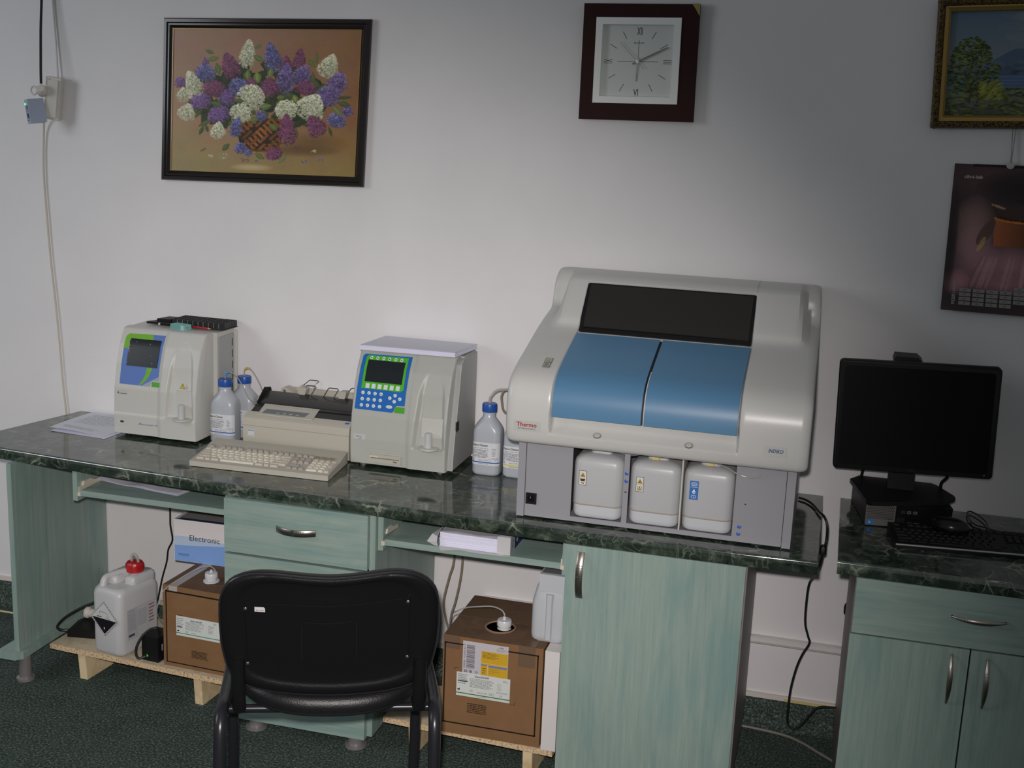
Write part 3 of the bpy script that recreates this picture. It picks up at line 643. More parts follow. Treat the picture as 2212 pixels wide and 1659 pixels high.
P = Print(f); P.poly([(-.237, .9385), (-.2195, .9385), (-.228, .955)], '1d1b10', 0).poly([(-.2350, .9396), (-.2215, .9396), (-.228, .9525)], 'd6c413', 1).rect(-.2286, .944, -.2274, .9495, '1d1b10', 2).disc(-.228, .9418, .0007, '1d1b10', 2)
P.fn = sfn(P1, .0068)
P.build('warning_triangle', t)
P = Print(f); P.poly([(-.459, .902), (-.4565, .9115), (-.454, .902)], '123c6e', 0).text('dia', -.4525, .9015, .0048, '3c9a48', 0, bold=True).text('tron', -.4435, .9015, .0048, '14406e', 0, width=.018, bold=True)
for k in range(9): P.line((-.452+.0033*k, .9085+.004*math.sin(k/8*PI)), (-.4487+.0033*k, .9085+.004*math.sin((k+1)/8*PI)), .0005, '3c9a48', 0)
P.text('Abacus junior 30', -.380, .8065, .0055, '2c48a0', 0, width=.066, shear=.3).line((-.383, .8055), (-.374, .814), .0008, '2c48a0', 0)
P.build('lettering', t); Print(f).frame(-.4655, .800, -.425, .8245, .0004, 'a9aba2', 0).build('port_outline', t)
sk = obj('usb_socket', MB().box(-.447, -.436, -.2410, -.238, .8085, .8145), STEELD, t, bevel=.0004); obj('socket_slot', MB().box(-.4455, -.4375, -.2416, -.2409, .8098, .8120), DKSLOT, sk)
sampler(t, -.2245, -.243, .8425, .8885, .0105, .030)
obj('niche_liner', MB().box(-.2515, -.186, -.226, -.2235, .838, .931), WHITE2, t, bevel=.001)
# --- right, silver
P2 = [(.772, -.255), (.85, -.2575), (.92, -.250), (1.0, -.230), (1.06, -.205), (1.108, -.172)]
t = thing('hematology_analyzer', 'right silver blood analyzer with a blue keypad and paper pile on top', 'lab analyzer', (.52, -.13, ZT))
shell('front_shell', t, P2, .356, .667, .533, (.560, .660, .836, 1.083), SILVER, -.135)
obj('casing', MB().box(.360, .678, -.1345, -.014, .772, 1.1085), SILVER, t, bevel=.003)
m = MB(); m.prism([(-.247, .776), (-.236, .85), (-.212, .95), (-.194, 1.03), (-.182, 1.090), (-.160, 1.104), (-.016, 1.104), (-.016, .776)], 'x', .6675, .6835); obj('side_panel', m, GREYSIDE, t, bevel=.002)
m = MB(); m.tube([(.6845, -.247, .776), (.6842, -.236, .85), (.684, -.212, .95), (.684, -.194, 1.03), (.684, -.182, 1.090), (.684, -.160, 1.103)], .0011, 6); obj('panel_seam', m, WHITE, t)
s = obj('card_slot', MB().box(.6835, .6852, -.226, -.192, .890, .924), SILVERTRIM, t, bevel=.0008); obj('slot_opening', MB().box(.6850, .6858, -.223, -.196, .893, .921), DKSLOT, s)
for x in (.39, .64):
    for y in (-.225, -.05): obj('foot', MB().lathe([(.010, 0), (.012, .012)], (x, y, ZT), 14), FOOTM, t)
f = sfn(P2); P = Print(f, .008); BL, GR, WH = '1d66b4', '4eb02a', 'd4dade'
P.poly([(.3665, .939), (.486, .9375), (.4925, .9405), (.4945, .953), (.499, .9585), (.526, .960), (.5268, 1.1005), (.375, 1.0985), (.3685, 1.094)], BL, 0)
P.poly([(.381, 1.002), (.506, 1.000), (.5165, 1.006), (.5155, 1.0965), (.386, 1.0955), (.3805, 1.090)], GR, 1)
for k in range(6): P.disc(.397+.0195*k, 1.0893, .0048, WH, 2).disc(.397+.0195*k, 1.0893, .0022, '1b3f7e', 3, 6 if k % 2 else 4)
P.build('front_print', t)
slab(t, 'screen', P2, .3885, .5085, 1.0215, 1.0835, .0022, SCREEN, .0005)
for k in range(6):
    x = .4005+.0195*k; o = slab(t, 'soft_key', P2, x-.0062, x+.0062, 1.0035, 1.0165, .0022, KEYW, .0016)
km = MB(); km.lathe([(.0055, 0), (.0055, .0014), (.0046, .0019), (0, .0019)], (0, 0, 0), 16, 'y'); kme = None
pos = [(.3885+.0196*i-.0005*j, .9885-.0185*j) for j in range(3) for i in range(4)]+[(.4925, .9885), (.4765, .9795), (.5085, .9795), (.4915, .9705)]
lab = ['1', '2', '3', 'OK', '4', '5', '6', 'C', '7', '8', '9', '0', '^', '<', '>', 'v']
P = Print(sfn(P2, .0024))
for i, (x, z) in enumerate(pos):
    y = float(f(x, z, 0).y); M = Matrix.Translation((x, y+.0002, z)) @ Matrix.Rotation(R(-11), 4, 'X')
    if kme is None: ko = obj('round_key', km, KEYW, t, local=True); kme = ko.data
    else: ko = bpy.data.objects.new('round_key', kme); C.objects.link(ko); ko.parent = t
    ko.matrix_basis = wm(t).inverted() @ M
    P.text(lab[i], x, z-.0015, .0034, '2a2f3a', 0, align='c', bold=True)
ko = obj('enter_key', MB().rings([[(x, y, z) for x, z in [(.477+.0105*s*math.cos(a*PI/10), .9535+.0058*s*math.sin(a*PI/10)) for a in range(20)]] for s, y in ((1, -.2415), (1, -.2432), (.9, -.2438))]), KEYW, t)
setp(P.build('key_marks', t), kind='stuff')
slab(t, 'start_button', P2, .4955, .5265, .9385, .9555, .003, GREENB, .003)
P = Print(f); P = Print(f); P.rect(.3695, .8475, .4085, .8635, 'b9bdb8', 0).text('Abacus', .3755, .8545, .0048, '2c48a0', 1, shear=.3, width=.020).text('junior', .385, .849, .0035, '2c48a0', 1, shear=.3)
P.build('lettering', t); Print(f).frame(.409, .8115, .529, .8225, .0004, '9a9c94', 0, 3).build('panel_outline', t)
fd = obj('floppy_drive', MB().box(.4225, .5245, -.2605, -.254, .7795, .8055), BEIGE, t, bevel=.0008)
obj('drive_slot', MB().box(.428, .519, -.2611, -.2604, .793, .7955).box(.500, .512, -.2613, -.2604, .785, .789), nmat('drive_shadow', (.16, .15, .12), .5), fd, smooth=0)
obj('eject_button', MB().box(.4255, .452, -.2616, -.2605, .7965, .8005), BEIGEK, fd)
sampler(t, .6115, -.262, .8455, .8905, .0115, .031)
obj('niche_liner', MB().box(.5845, .657, -.246, -.2435, .838, .934), WHITE2, t, bevel=.001)
# paper pile on the right analyzer
t = thing('paper_stack', 'pile of white paper on top of the silver analyzer', 'paper', (.52, -.12, 1.112))
m = MB()
for k in range(9):
    z = 1.1128+k*.00155; a = random.uniform(-.0012, .0012); b2 = random.uniform(-.0012, .0012)
    m.prism([(.362+a, -.196+b2), (.6625+a, -.182+b2), (.682+a, -.018+b2), (.378+a, -.018+b2)], 'z', z, z+.0014)
obj('sheets', m, PAPERE, t, smooth=0)
m = MB(); z = 1.1128+9*.00155; rows = []
for j in range(9):
    v = j/8; row = []
    for i in range(11):
        u = i/10; x = (.361*(1-v)+.377*v)+u*(.302*(1-v)+.306*v); y = (-.197+.015*u)*(1-v)-.017*v; row.append((x, y, z+.0006+.002*max(0, .35-v)*(.3+.7*u)))
    rows.append(row)
m.slab(rows, .0006); obj('top_sheet', m, PAPER, t, smooth=50)

# ================================================================ PRINTER AND BEIGE KEYBOARD
t = thing('dot_matrix_printer', 'beige dot matrix printer with wire paper guides beside the silver analyzer', 'printer', (.16, -.12, ZT))
m = MB(); m.prism([(-.236, .766), (-.240, .776), (-.240, .845), (-.236, .868), (-.226, .876), (-.178, .893), (-.176, .884), (-.10, .878), (-.012, .870), (-.012, .766)], 'x', -.013, .345); obj('case', m, BEIGE, t, bevel=.003)
obj('case_seam', MB().box(-.0136, .3455, -.2406, -.012, .8445, .8455), nmat('seam_beige', (.27, .255, .21), .6), t, smooth=0)
sl = lambda y: .876+(y+.226)*(.893-.876)/.048
m = MB(); m.prism([(-.206, sl(-.206)+.0006), (-.178, sl(-.178)+.0012), (-.176, .8985), (-.150, .8965), (-.10, .888), (-.10, .872), (-.206, .872)], 'x', -.002, .337); obj('dust_recess', m, BLACKG, t, bevel=.001)
m = MB(); m.prism([(-.223, sl(-.223)+.0008), (-.222, sl(-.222)+.0028), (-.168, .9015), (-.164, .899), (-.164, .889)], 'x', .028, .215); pn = obj('control_panel', m, BEIGE, t, bevel=.001)
P = Print(plane_fn((.034, -.219, sl(-.219)+.0030), (1, 0, 0), (0, .947, .355)))
P.poly([(.006, .004), (.150, .004), (.166, .044), (.016, .044)], '6f7577', 0); [P.poly([(.052+.022*k, .009), (.063+.022*k, .009), (.064+.022*k, .0125), (.053+.022*k, .0125)], 'c0bda8', 1) for k in range(4)]
P.build('panel_face', pn)
cv = obj('smoked_cover', MB().prism([(-.140, .894), (-.136, .897), (-.078, .921), (-.070, .921), (-.072, .915), (-.132, .890)], 'x', -.006, .338), nmat('smoked_plastic', (.022, .022, .021), .2), t, bevel=.001)
for x0, x1 in ((-.013, -.0065), (.3385, .345)):
    obj('cover_cheek', MB().prism([(-.150, .880), (-.142, .900), (-.090, .936), (-.055, .930), (-.045, .905), (-.045, .872)], 'x', x0, x1), BLACKG, t, bevel=.002)
obj('platen', MB().lathe([(.011, .0), (.011, .32)], (.006, -.105, .893), 20, 'x'), BLACKM, t); obj('platen_knob', MB().lathe([(.013, 0), (.014, .003), (.014, .011), (.012, .013)], (-.0275, -.100, .895), 18, 'x'), BEIGE, t)
m = MB(); m.prism([(-.070, .870), (-.070, .906), (-.058, .912), (-.030, .912), (-.026, .870)], 'x', .010, .335); m.box(.033, .335, -.024, -.014, .87, .928); obj('tractor_unit', m, BEIGE, t, bevel=.0015)
obj('tractor_end', MB().prism([(.026, .902), (.034, .930), (.044, .934), (.056, .932), (.061, .927), (.082, .912), (.082, .90)], 'y', -.062, -.026), BEIGE, t, bevel=.002)
obj('end_slot', MB().box(.041, .049, -.0628, -.0618, .914, .927).box(.0445, .0495, -.0632, -.0626, .917, .924), nmat('slot_brown', (.12, .11, .09), .6), t, smooth=0)
for x in (.105, .243):
    obj('tractor_block', MB().prism([(x+.002, .903), (x-.003, .938), (x+.004, .944), (x+.022, .944), (x+.025, .938), (x+.014, .903)], 'y', -.080, -.052), BEIGE, t, bevel=.002)
def wire_loop(x0, x1, y, z0, z1, lean):
    obj('paper_guide_wire', MB().tube([(x0, y, z0), (x0, y, z0+.024), (x0+.011, y+lean, z1-.002), (x0+.015, y+lean, z1), (x1+.008, y+lean, z1), (x1+.011, y+lean, z1-.003), (x1, y, z0+.024), (x1, y, z0)], .0014, 6, smooth=0), METW, t)
wire_loop(.113, .147, -.078, .900, .950, .012); wire_loop(.190, .225, -.078, .898, .949, .012); wire_loop(.098, .132, -.022, .918, .955, .012); wire_loop(.262, .296, -.060, .908, .952, .01)
obj('tractor_bracket', MB().prism([(.080, .912), (.090, .938), (.098, .944), (.108, .930), (.112, .912)], 'y', -.045, -.028), BEIGE, t, bevel=.002)
P = Print(xz(-.2405)); P.rect(.0035, .8095, .0265, .8335, 'c4c8c8', 0).text('EPSON', .0048, .8275, .0038, '1b4fa6', 1, width=.0195, bold=True).text('LX-300', .0048, .8115, .0025, '50565c', 1, width=.019); P.build('badge', t)
Print(plane_fn((.322, -.222, sl(-.222)+.0004), (1, 0, 0), (0, .947, .355))).poly([(0, 0), (.014, 0), (.016, .008), (.002, .008)], '3a63c8', 0).build('blue_sticker', t)

t.location.y += .0045
def keyboard(label, fl, fr, bl, br, th, base_mat, keymat, key_of, front_mat, gap_back, cat='keyboard', marks=False, profile_h=.0075, n_u=23.2, rows_y=None, cx_extra=None):
    o = thing('keyboard', label, cat, tuple((Vector(fl)+Vector(br))/2-Vector((0, 0, (fl[2]+br[2])/2-ZT)))); FL, FR, BL_, BR = map(Vector, (fl, fr, bl, br))
    Q = lambda u, v: (FL*(1-u)+FR*u)*(1-v)+(BL_*(1-u)+BR*u)*v
    W_ = (FR-FL).length; D_ = (BL_-FL).length
    m = MB(); top = [[Q(u, v) for u in np.linspace(0, 1, 3)] for v in (0, .12, .62, .8, 1)]
    V = m.grid([[p+Vector((0, 0, -.004 if j in (2,) else 0)) for p in r] for j, r in enumerate(top)])
    bot = [m.bm.verts.new((p.x, p.y, ZT+.0015)) for p in (Q(0, 0), Q(1, 0), Q(1, 1), Q(0, 1))]
    m.bm.faces.new(V[0][::-1]+[bot[0], bot[1]]); m.bm.faces.new(V[-1]+[bot[2], bot[3]]); m.bm.faces.new([r[0] for r in V]+[bot[3], bot[0]]); m.bm.faces.new(([r[-1] for r in V]+[bot[2], bot[1]])[::-1]); m.bm.faces.new(bot)
    obj('base', m, base_mat, o, bevel=.002)
    if front_mat: obj('front_trim', MB().tube([Q(.004, 0)+Vector((0, -.001, -.003)), Q(.996, 0)+Vector((0, -.001, -.003))], .0028, 8, 0), front_mat, o)
    cache = {}
    def key(u, v, wu, hu, mat):
        k = (wu, hu, mat.name)
        uw = .0187*W_/.447
        if k not in cache:
            w0, d0 = uw*wu-.0012, uw*hu-.0015; q = MB()
            q.rings([[(x, y, 0) for x, y in rrect(w0, d0, .001, 1)], [(x, y+.0006, profile_h) for x, y in rrect(w0-.005, d0-.005, .0015, 1)]])
            ko = obj('key', q, mat, o, local=True, smooth=30); cache[k] = ko.data
        else: ko = bpy.data.objects.new('key', cache[k]); C.objects.link(ko); ko.parent = o
        c = Q(u, v); X = (FR-FL).normalized(); Y = (BL_-FL).normalized(); N = X.cross(Y).normalized(); Y = N.cross(X)
        M = Matrix((X, Y, N)).transposed().to_4x4(); M.translation = c+N*(-.002 if v < .75 else .0005); ko.matrix_basis = wm(o).inverted() @ M
    U0 = .55; tot = n_u
    def row(v, keys, x0=0.):      # keys: list of (width, kind) ; kind None = gap
        x = U0+x0
        for wd, kd in keys:
            if kd: key((x+wd/2)/tot, v, wd, 1 if kd != 'T' else 2, key_of(kd))
            x += wd
    ry = [.030, .049, .068, .087, .106, .137] if rows_y is None else rows_y; v = [y/.212 for y in ry]
    g = (.25, None)
    row(v[0], [(1.5, 'g'), (1., 'g'), (1.5, 'g'), (6., 'c'), (1.5, 'g'), (1., 'g'), (1.5, 'g')][:7]+[(1, None), g, (1, 'd'), (1, 'd'), (1, 'd'), g, (2, 'c'), (1, 'c')])
    row(v[1], [(2.25, 'g')]+[(1, 'c')]*10+[(2.75, 'g'), g, (1, None), (1, 'd'), (1, None), g, (1, 'c'), (1, 'c'), (1, 'c')])
    row(v[2], [(1.75, 'g')]+[(1, 'c')]*11+[(2.25, 'g'), g, (3, None), g, (1, 'c'), (1, 'c'), (1, 'c')])
    row(v[3], [(1.5, 'g')]+[(1, 'c')]*12+[(1.5, 'g'), g, (1, 'd'), (1, 'd'), (1, 'd'), g, (1, 'c'), (1, 'c'), (1, 'c')])
    row(v[4], [(1, 'c')]*13+[(2, 'g'), g, (1, 'd'), (1, 'd'), (1, 'd'), g, (1, 'g'), (1, 'g'), (1, 'g'), (1, 'g')])
    row(v[5], [(1, 'd'), (1, None)]+[(1, 'd')]*4+[(.5, None)]+[(1, 'd')]*4+[(.5, None)]+[(1, 'd')]*4+[g]+[(1, 'd')]*3)
    for vv in ((v[0]+v[1])/2, (v[2]+v[3])/2): key((U0+18.5+3.5)/tot, vv, 1, 2, key_of('g'))
    return o, Q
kb, Q = keyboard('beige full-size keyboard in front of the dot matrix printer', (-.080, -.452, .777), (.364, -.440, .777), (-.100, -.252, .797), (.344, -.240, .797), .016, BEIGE, BEIGEK,
                 lambda k: {'c': BEIGEK, 'g': nmat('greyish_key_plastic', (.52, .48, .40), .45) if 'greyish_key_plastic' not in MATS else MATS['greyish_key_plastic'], 'd': GREYK}[k], None, 0)
ind = Print(lambda u, v, l: Q(u, v)+Vector((0, 0, l))); ind.rect(.80, .62, .955, .70, 'a49d86', 0); [ind.rect(.815+.05*k, .64, .845+.05*k, .665, '7c6d62', 1) for k in range(3)]; ind.build('indicator_strip', kb)

# ================================================================ BOTTLES
def bottle(label, x, y, sz, stripe, num):
    o = thing('reagent_bottle', label, 'bottle', (x, y, ZT), 0); o.scale = (1, 1, sz); w_, d_ = .086, .068
    rr = lambda s, r, h: [(a, b, h) for a, b in rrect(w_*s, d_*s if s > .5 else w_*s, r)]
    m = MB(); R_ = []
    for wv, dv, r, h in ((.078, .060, .02, 0), (.084, .066, .02, .004), (w_, d_, .018, .010), (w_, d_, .018, .118), (w_*.985, d_*.985, .020, .128), (.078, .063, .026, .138), (.062, .056, .0275, .149), (.046, .046, .0229, .158), (.038, .038, .0189, .164), (.038, .038, .0189, .176)): R_.append([(a, b, h) for a, b in rrect(wv, dv, r)])
    m.rings(R_); obj('body', m, BOTP, o, local=True, smooth=60)
    m = MB(); m.lathe([(.0215, .1762), (.0225, .178), (.0225, .196), (.021, .199), (.006, .1995)], n=40)
    for i, v in enumerate(m.bm.verts):
        if .177 < v.co.z < .197 and i % 2: v.co.x *= .965; v.co.y *= .965
    obj('screw_cap', m, CAPB, o, local=True, smooth=30)
    def wrap(u, v, l):       # label wraps around the front corners; u = 0 in the middle of the front
        hw, hd, r = w_/2+.0006, d_/2+.0006, .018; f = hw-r; a = abs(u); s = 1 if u >= 0 else -1
        if a <= f: p, n = (a, -hd), (0, -1)
        elif a <= f+r*PI/2: q = (a-f)/r; n = (math.sin(q), -math.cos(q)); p = (f+r*n[0], -(hd-r)+r*n[1])
        else: p, n = (hw, -(hd-r)+(a-f-r*PI/2)), (1, 0)
        return Vector((s*(p[0]+n[0]*l), p[1]+n[1]*l, v))
    P = Print(wrap); a0, a1 = -.044, .050
    P.rect(a0, .030, a1, .094, 'd0d3d6', 0, 26).rect(a0, .0365, a1, .0395, stripe, 1, 26)
    P.text('Diatro•Cleaner', -.041, .0835, .0060, '22262c', 1, width=.050, bold=True).text('reagent for blood analyzer', -.036, .0765, .003, '44484e', 1, width=.046)
    P.fine(-.040, .074, .014, .050, 7, '5c6066', 1, .4, .2, seed=num).fine(.022, .079, .036, .056, 6, '6a6e74', 1, .35, .5, seed=num+5).fine(.022, .053, .044, .048, 2, '6a6e74', 1, .35)
    P.text('CE', -.041, .0425, .0052, '303438', 1).text('diatron', -.020, .0425, .0042, '9a2a30', 1, width=.018).text('MI', 0.0, .0425, .0042, '303438', 1).frame(.010, .0415, .019, .048, .0005, '50545a', 1).frame(.032, .0415, .040, .048, .0005, '50545a', 1).fine(-.02, .0355, .012, .0325, 1, '6a6e74', 1, .5, 0)
    P.build('label', o, local=True); return o
bottle('blue-capped cloudy bottle right beside the left white analyzer', -.112, -.163, 1.05, '2a5cb0', 1)
bottle('blue-capped cloudy bottle by the wall, behind another, partly hidden by the printer', -.090, -.074, 1.02, '2a5cb0', 2)
bottle('blue-capped cloudy bottle with a blue-striped label between silver and large analyzers', .772, -.166, 1.10, '2a5cb0', 3)
bottle('cloudy bottle with a yellow-striped label tucked against the large analyzer', .867, -.160, 1.05, 'c8c81e', 4)
def hose(name, label, pts, r, mat, group=None, **k):
    return solo(name, MB().tube(pts, r, 8, **k), mat, label, 'tube' if 'tube' in name or 'hose' in name else 'cable', group)
hs = hose('bottle_tube', 'clear tube arching out of the front left bottle cap', [(-.112, -.163, .966), (-.1115, -.163, .982), (-.106, -.163, .991), (-.090, -.160, .990), (-.073, -.155, .975), (-.056, -.150, .945), (-.040, -.14, .905), (-.022, -.120, .885)], .0017, TUBE)
obj('connector', MB().tube([(-.1118, -.163, .979), (-.108, -.163, .989), (-.097, -.162, .992)], .0031, 8), nmat('light_blue_connector', (.08, .28, .60), .4), hs)
hs = hose('bottle_tube', 'clear tube with yellow sleeve curving down behind the printer', [(-.090, -.074, .957), (-.090, -.074, .980), (-.081, -.073, .990), (-.064, -.07, .981), (-.047, -.065, .952), (-.034, -.06, .920), (-.026, -.055, .880), (-.024, -.05, .80)], .0021, TUBE)
obj('sleeve', MB().tube([(-.089, -.074, .983), (-.080, -.073, .9902), (-.071, -.071, .988)], .0032, 8), nmat('yellow_sleeve', (.62, .40, .05), .4), hs)
hose('bottle_tube', 'thick clear tube from the blue-striped bottle into the large analyzer', [(.772, -.166, .978), (.773, -.166, .996), (.784, -.164, 1.013), (.800, -.16, 1.022), (.822, -.15, 1.022), (.86, -.12, 1.02), (.95, -.10, 1.01)], .0042, TUBE)
hose('bottle_tube', 'brownish tube hanging into the yellow-striped bottle', [(.95, -.11, .985), (.87, -.13, 1.018), (.815, -.135, 1.018), (.801, -.138, 1.002), (.803, -.142, .98), (.812, -.148, .955), (.835, -.155, .95), (.864, -.160, .970), (.867, -.160, .968)], .0034, TUBEB)

# ================================================================ ON TOP OF THE LEFT ANALYZER, PAPERS
ZA = 1.1115
t = thing('tube_rack', 'black sample tube rack on top of the left white analyzer', 'rack', (-.247, -.046, ZA), R(-1.5))
m = MB(); nx, ny = 10, 5; W_, D_, H_ = .190, .080, .021; wl = .0022
for i in range(nx+1): x = -W_/2+W_*i/nx; m.box(x-wl/2, x+wl/2, -D_/2, D_/2, 0, H_)
for j in range(ny+1): y = -D_/2+D_*j/ny; m.box(-W_/2-wl/2, W_/2+wl/2, y-wl/2, y+wl/2, 0.0005, H_+.0003)
m.box(-W_/2-.004, W_/2+.004, -D_/2-.002, D_/2+.002, -.0005, .002); obj('cell_grid', m, RACKP, t, local=True, smooth=0)
for i in range(1, nx): obj('front_rib', MB().box(-W_/2+W_*i/nx-.0007, -W_/2+W_*i/nx+.0007, -D_/2-.0024, -D_/2-.0010, .003, H_-.001), nmat('rib_glint', (.22, .22, .23), .3) if 'rib_glint' not in MATS else MATS['rib_glint'], t, local=True, smooth=0)
t = thing('small_carton', 'small teal carton at the front of the left analyzer top', 'box', (-.293, -.118, ZA-.0035), R(-14))
obj('carton', MB().box(-.030, .030, -.016, .016, 0, .0165), TEAL, t, local=True, bevel=.0008)
Print(lambda u, v, l: Vector((u, -.0163-l, v))).rect(-.028, .001, .012, .0155, '66a39c', 0).rect(.018, .001, .026, .0155, 'b8c2c4', 0).text('HEMA', -.016, .006, .004, 'b09aa0', 1).build('carton_print', t, local=True)
Print(lambda u, v, l: Vector((.0302+l, u, v))).rect(-.010, .004, .010, .012, '86b0a8', 0).text('LAB', -.008, .006, .004, '5a6a70', 1).build('end_print', t, local=True)
solo('flat_pouch', MB().prism([(-.432, -.095), (-.405, -.012), (-.356, -.012), (-.350, -.086)], 'z', ZA, ZA+.007).prism([(-.405, -.075), (-.392, -.020), (-.360, -.018), (-.356, -.072)], 'z', ZA+.007, ZA+.016), BLACKM, 'dark flat pouch left of the black tube rack', 'pouch', bevel=.003)
t = thing('marker_pen', 'short black marker with a white end beside the teal carton', 'pen', (-.37, -.105, ZA)); obj('pen_body', MB().tube([(-.374, -.106, ZA+.0045), (-.338, -.100, ZA+.0045)], .0042, 10, 0), BLACKG, t); obj('pen_end', MB().tube([(-.380, -.107, ZA+.0045), (-.374, -.106, ZA+.0045)], .0045, 10, 0), WHITE, t)
t = thing('pencil', 'red pencil lying in front of the black tube rack', 'pencil', (-.22, -.098, ZA)); obj('pencil_body', MB().tube([(-.262, -.096, ZA+.003), (-.203, -.103, ZA+.003)], .0033, 6, 0), nmat('red_lacquer', (.42, .01, .02), .35), t); obj('sharpened_tip', MB().tube([(-.203, -.103, ZA+.003), (-.192, -.1043, ZA+.003)], [.0032, .0006], 6, 0), nmat('pencil_wood', (.62, .30, .20), .6), t)

def sheet(name, par, pts, th, mat, nx=10, ny=6, wave=lambda u, v: 0.):
    a, b, c, d = map(Vector, pts); m = MB()
    m.slab([[(a*(1-u)+b*u)*(1-v)+(d*(1-u)+c*u)*v+Vector((0, 0, wave(u, v))) for u in np.linspace(0, 1, nx+1)] for v in np.linspace(0, 1, ny+1)], th)
    return obj(name, m, mat, par, smooth=40)
t = thing('printed_sheets', 'printed paper sheets on the worktop at the far left', 'paper', (-.58, -.14, ZT))
sheet('sheet', t, [(-.690, -.268, ZT+.0006), (-.475, -.290, ZT+.0006), (-.455, -.01, ZT+.0006), (-.665, -.012, ZT+.0006)], .0004, PAPERE)
s2 = sheet('sheet', t, [(-.700, -.255, ZT+.003), (-.492, -.268, ZT+.0015), (-.46, -.012, ZT+.0015), (-.700, -.012, ZT+.002)], .0005, PAPER, wave=lambda u, v: .004*(1-u)*(1-v)+.0015*math.sin(u*5+v*3)+.0015)
P = Print(lambda u, v, l: Vector((-.700+.208*u+.02*v*u, -.255-.013*u+.243*v, ZT+.0050+.004*(1-u)*(1-v)+.0015*math.sin(u*5+v*3)-.0015*u+l)), 0)
P.fine(.14, .88, .93, .36, 9, '9aa0a8', 0, .16, .55, seed=5).fine(.14, .2, .8, .1, 3, '9aa0a8', 0, .25, .4, seed=8).build('sheet_print', t)
t = thing('loose_sheets', 'curling printed sheets lying on the left pull-out tray', 'paper', (-.28, -.32, .655))
for k, dz in enumerate((0, .0016, .0032)):
    sheet('sheet', t, [(-.437+.012*k, -.400-.008*k, .657+dz), (-.125-.004*k, -.446+.006*k, .657+dz), (-.085, -.18, .657+dz), (-.40, -.17, .657+dz)], .0004, PAPERE if k < 2 else PAPER, 16, 6, wave=lambda u, v, k=k: (.009*max(0, 1-u*2.6)**2*(1+.25*k)+.004*math.exp(-((u-.52)/.12)**2))*(1-v)*(.5+.5*k)+.0006)
P = Print(lambda u, v, l: Vector((-.40+.27*u, -.38+.18*v-.03*u, .6635+l))); P.fine(.30, .7, .62, .3, 3, '80858c', 0, .2, .5).build('sheet_print', t)
# opened ream
t = thing('paper_ream', 'opened ream of white paper in torn wrapper on the right tray', 'paper', (.85, -.41, .648))
m = MB()
for k in range(14): a = random.uniform(-.001, .001); m.box(.747+a, .950+a, -.543+a, -.262, .6485+k*.0029, .6485+k*.0029+.0026)
obj('paper_block', m, PAPERE, t, smooth=0)
m = MB(); m.prism([(-.546, .6484), (-.546, .7), (-.256, .7), (-.256, .6484)], 'x', .9505, .9525); m.box(.80, .9525, -.50, -.256, .6905, .692)
m.box(.915, .9525, -.549, -.547, .6484, .7); obj('wrapper', m, nmat('ream_wrapper', (.55, .55, .56), .45), t, bevel=.0006)
m = MB(); m.slab([[(.745, -.543, .6905), (.80, -.555, .7), (.86, -.548, .6935), (.915, -.553, .7005)], [(.76, -.49, .6925), (.81, -.49, .696), (.87, -.49, .6935), (.93, -.49, .696)]], .0006); bmesh.ops.recalc_face_normals(m.bm, faces=m.bm.faces); obj('torn_flap', m, MATS['ream_wrapper'], t)
m = MB(); m.slab([[(.746, -.50, .6925), (.722, -.535, .678), (.712, -.552, .660), (.735, -.552, .651)], [(.746, -.543, .6915), (.7435, -.553, .678), (.7425, -.556, .663), (.7445, -.551, .6495)]], .0006); bmesh.ops.recalc_face_normals(m.bm, faces=m.bm.faces); obj('torn_flap', m, MATS['ream_wrapper'], t)
m = MB(); m.slab([[(.745, -.547, .6496), (.80, -.549, .6496), (.86, -.549, .6496), (.92, -.549, .6496)], [(.755, -.562, .642), (.81, -.560, .650), (.86, -.562, .6475), (.95, -.556, .6475)]], .0006); bmesh.ops.recalc_face_normals(m.bm, faces=m.bm.faces); obj('torn_flap', m, MATS['ream_wrapper'], t)
P = Print(lambda u, v, l: Vector((.9527+l, u, v))); P.rect(-.50, .651, -.262, .698, '22386a', 0).rect(-.544, .651, -.50, .698, 'a8aab0', 0).disc(-.478, .675, .017, '1a2240', 1).disc(-.430, .675, .017, '1a2240', 1).text('C', -.535, .664, .022, '6a7488', 1).disc(-.478, .675, .009, 'b8bcc8', 2).disc(-.430, .675, .009, 'b8bcc8', 2); P.build('wrapper_print', t)

# ================================================================ UNDER THE DESK
def bag_cap(par, c, r, mat=None):
    obj('bag_cap', MB().lathe([(r*1.25, -.004), (r*1.25, .0), (r*.8, .003), (r*.8, .010), (r*1.0, .012), (r*1.0, .026), (r*.9, .029), (r*.25, .030), (r*.2, .038), (0, .038)], c, 26), mat or nmat('clear_cap', (.60, .61, .62), .25), par)
ZB = .1065
t = thing('reagent_carton', 'brown cardboard reagent carton with white label on the left bench', 'box', (-.015, -.36, ZB), R(-3))
W_, D_, H_ = .300, .245, .268; m = MB()
m.box(-.150, .098, -.115, .130, 0, H_-.0012); obj('carton', m, CARD, t, local=True, bevel=.0015)
obj('top_flaps', MB().box(-.149, -.0006, -.114, .129, H_-.0012, H_).box(.0006, .097, -.114, .129, H_-.0012, H_), CARDTOP, t, local=True, smooth=0)
obj('clear_tape', MB().box(-.128, -.098, -.1158, .129, H_, H_+.0004).box(-.128, -.098, -.1158, -.115, H_-.022, H_+.0004), STRAP, t, local=True, smooth=0)
F = lambda u, v, l: Vector((u, -.1156-l, v)); P = Print(F); K1 = '1a1714'
P.rect(-.140, .246, .097, .251, K1, 0).rect(-.140, .014, -.136, .2505, K1, 0).rect(-.140, .012, .097, .0155, K1, 0).build('printed_frame', t, local=True)
